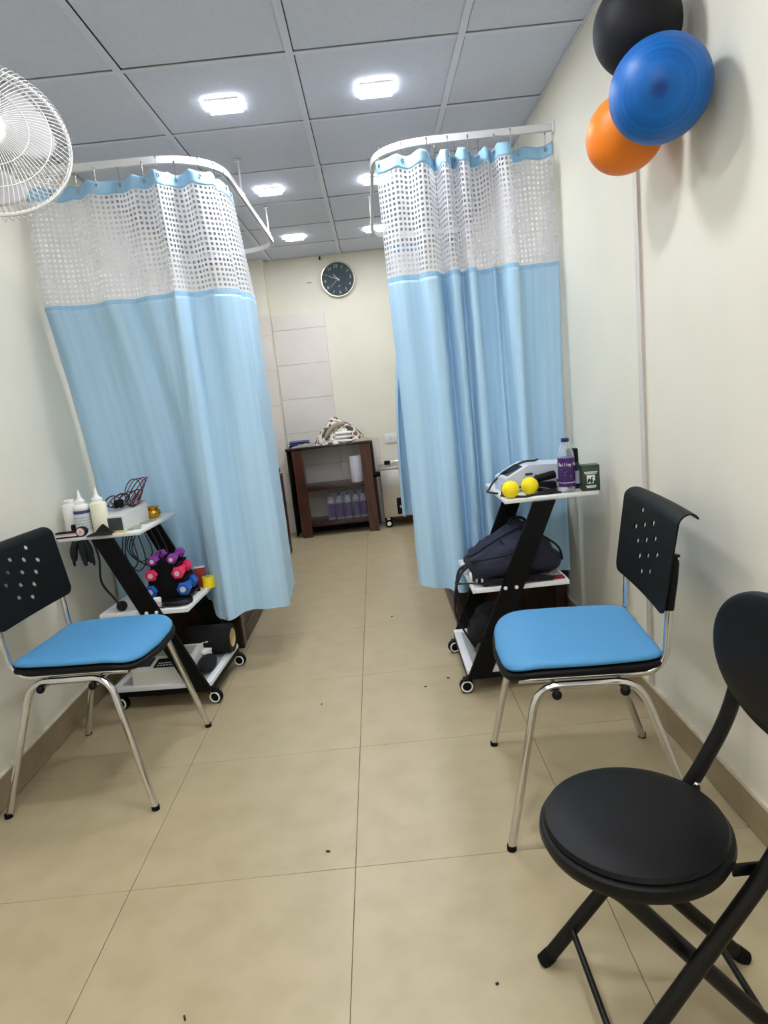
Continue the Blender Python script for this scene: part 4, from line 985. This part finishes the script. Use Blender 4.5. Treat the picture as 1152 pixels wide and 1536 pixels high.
tag(obj('nail', MB().cyl((-.465, YB-.022, 2.176), (-.465, YB, 2.174), .0025, 8).cyl((-.48, YB-.006, 2.174), (-.435, YB-.006, 2.178), .0022, 6), M['woodpanel']), 'small bent nail in the wall beside the clock', 'nail')
tag(obj('cable_stub', MB().box((-.345, YB-.006, 2.37), (.012, .012, .03), bev=.002), M['black']), 'tiny black stub at the ceiling line above the clock', 'cable')
t = thing('power_socket', 'white square power socket on the back wall', 'socket', (.118, YB, .762))
pl = obj('plate', MB().box((0, -.006, 0), (.13, .012, .085), bev=.004), M['white'], t)
for x, z in ((-.0, .012), (-.010, -.008), (.010, -.008)): obj('pin_hole', MB().cyl((x-.012, -.0126, z), (x-.012, -.010, z), .0038, 10), M['deviceg'], pl)
obj('rocker_switch', MB().box((.04, -.0135, 0), (.018, .006, .03), rot=Matrix.Rotation(.12, 3, 'X'), bev=.001), M['bottlew'], pl)
# trunking on the wall with the balloons
t = thing('cable_trunking', 'slim white cable trunking running up the wall behind the orange balloon', 'trunking', (XR, 2.165, 0))
obj('base_channel', MB().box((-.004, 0, (HT+.117)/2), (.008, .026, HT-.119), bev=.0005), M['conduit'], t)
obj('snap_cover', MB().box((-.0095, 0, (HT+.117)/2), (.003, .030, HT-.119), bev=.001), M['conduit'], t)
obj('gap_shadow_line', MB().box((-.0035, -.0140, (HT+.117)/2), (.006, .0018, HT-.119)), M['tilejoint'], t)  # darker strip along the edge: shadow and gap dirt put in as colour

# ------------------------------------------------------------------ balloons
def balloon(label, c, axis, r, stretch, m, knot_to):
    t = thing('balloon', label, 'balloon', c, 0, 'balloons on the wall')
    q = V(0, 0, 1).rotation_difference(Vector(axis).normalized()); t.rotation_mode = 'QUATERNION'; t.rotation_quaternion = q
    pr = []
    for i in range(33):
        th = PI*i/32; z = math.cos(th); rr = math.sin(th)
        if z < 0: rr *= (1-.12*z*z); z *= stretch[1]
        else: z *= stretch[0]
        pr.append((max(rr*r, 0 if i in (0, 32) else .0005), z*r))
    n = obj('skin', MB().lathe(pr, 48), m, t, ang=80)
    zb = -stretch[1]*r
    obj('neck', MB().lathe([(.010, zb+.006), (.005, zb-.004), (.0075, zb-.010), (.005, zb-.014), (.010, zb-.026), (.009, zb-.027)], 16), m, t)
cam = V(0, 0, 1.225)
cb = V(.735, 1.692, 1.832); ck = V(.742, 1.83, 2.028); co_ = V(.748, 1.94, 1.826)
balloon('blue balloon with dark tip pointing into the room', cb, (V(-.02, 0, 1.225+.06)-cb) + V(0, 0, 0), .1135, (1.06, 1.12), M['balloonb'], None)
balloon('black balloon, topmost of the wall cluster', ck, (-.25, -.35, .8), .105, (1.05, 1.1), M['balloonk'], None)
balloon('orange balloon, lowest of the wall cluster', co_, (-.62, -.05, -.55), .1, (1.1, 1.1), M['ballono'], None)

# ------------------------------------------------------------------ wall fan
t = thing('wall_fan', 'white wall-mounted fan with wire guard', 'fan', (0, 0, 0))
fc = V(-.97, 1.95, 1.984); yw, pt = .501, .269
nn = V(math.sin(yw)*math.cos(pt), -math.cos(yw)*math.cos(pt), math.sin(pt)); aa = V(0, 0, 1).cross(nn).normalized(); bb = nn.cross(aa)
def fp(r, a, d): return fc+aa*(r*math.cos(a))+bb*(r*math.sin(a))+nn*d
RG = .215
obj('guard_ring', MB().tube([fp(RG, 2*PI*k/72, 0) for k in range(72)], .0055, 8, closed=True), M['fanw'], t)
for name, sg in (('front_wire', 1), ('rear_wire', -1)):
    prof = [(RG-.002, .004), (RG+.001, .020), (RG-.012, .036), (RG*.75, .048), (RG*.5, .056), (.058, .060)] if sg > 0 else [(RG-.002, -.004), (RG+.001, -.03), (RG-.02, -.055), (RG*.7, -.072), (.07, -.08)]
    N = 96 if sg > 0 else 72
    tmpl = None
    for k in range(N):
        a = 2*PI*k/N; sw = .22 if sg > 0 else -.15
        P = crom([fp(r, a+sw*(1-r/RG)*1.6, d) for r, d in prof], 4)
        obj(name, MB().tube(P, .00115, 5, cap=False), M['fanw'], t)
for r, d in ((RG*.77, .0485), (RG*.52, .057)): obj('guard_hoop', MB().tube([fp(r, 2*PI*k/60, d) for k in range(60)], .0014, 6, closed=True), M['fanw'], t)
def frame_lathe(prof, n=32):
    b = MB(); b.lathe(prof, n, (0, 0, 0), (0, 0, 1)); R4 = Matrix((aa, bb, nn)).transposed()
    b.v = [tuple(R4 @ Vector(v)+fc) for v in b.v]; return b
obj('hub_badge', frame_lathe([(.0, .068), (.04, .066), (.054, .062), (.060, .056), (.060, .050), (0, .050)]), M['fanw'], t)
bl = []
for k in range(3):
    a0 = 2*PI*k/3+.15
    def blade(u, v, a0=a0):
        r = .035+.15*v; wdt = (.55+.75*math.sin(PI*min(1, v*.62+.12)))*(1-.25*max(0, v-.85)/.15)
        a = a0+(u-.5)*wdt*1.05+.35*v; return fp(r, a, -.012+.020*(u-.5)*(1-.3*v))
    o = obj('blade', MB().grid(blade, 12, 14), M['fanblade'], t); md = o.modifiers.new('thickness', 'SOLIDIFY'); md.thickness = .002
obj('blade_hub', frame_lathe([(0, .012), (.03, .010), (.038, .0), (.038, -.03), (0, -.03)]), M['fanblade'], t)
obj('motor_housing', frame_lathe([(.0, -.080), (.07, -.080), (.074, -.09), (.070, -.14), (.045, -.165), (0, -.168)]), M['fanw'], t)
tail = fc-nn*.13
obj('neck', MB().tube(crom([tail, tail+V(-.04, .03, -.10), V(-1.20, tail.y+.06, 1.80), V(XL+.03, tail.y+.06, 1.80)], 6), .02, 12), M['fanw'], t)
obj('wall_base', MB().box((XL+.022, tail.y+.06, 1.80), (.044, .11, .19), bev=.012, seg=3), M['fanw'], t)
obj('pull_cord', MB().tube([(-1.26, tail.y+.05, 1.78), (-1.262, tail.y+.052, 1.70)], .0012, 5), M['fanw'], t)

# ------------------------------------------------------------------ crumbs on the floor
b = MB()
for x, y in ((.085, 2.56), (.185, 2.62), (-.03, 3.45), (-.255, 1.62), (.125, 1.165), (-.34, 2.5), (-.62, 1.12), (-.52, 1.16)):
    a = random.uniform(0, 3); b.box((x, y, .0018), (random.uniform(.005, .012), .004, .0035), rot=Matrix.Rotation(a, 3, 'Z'))
cr = obj('crumbs', b, M['crumb']); cr['kind'] = 'stuff'; cr['label'] = 'dark specks of dirt scattered on the beige floor tiles'; cr['category'] = 'dirt'
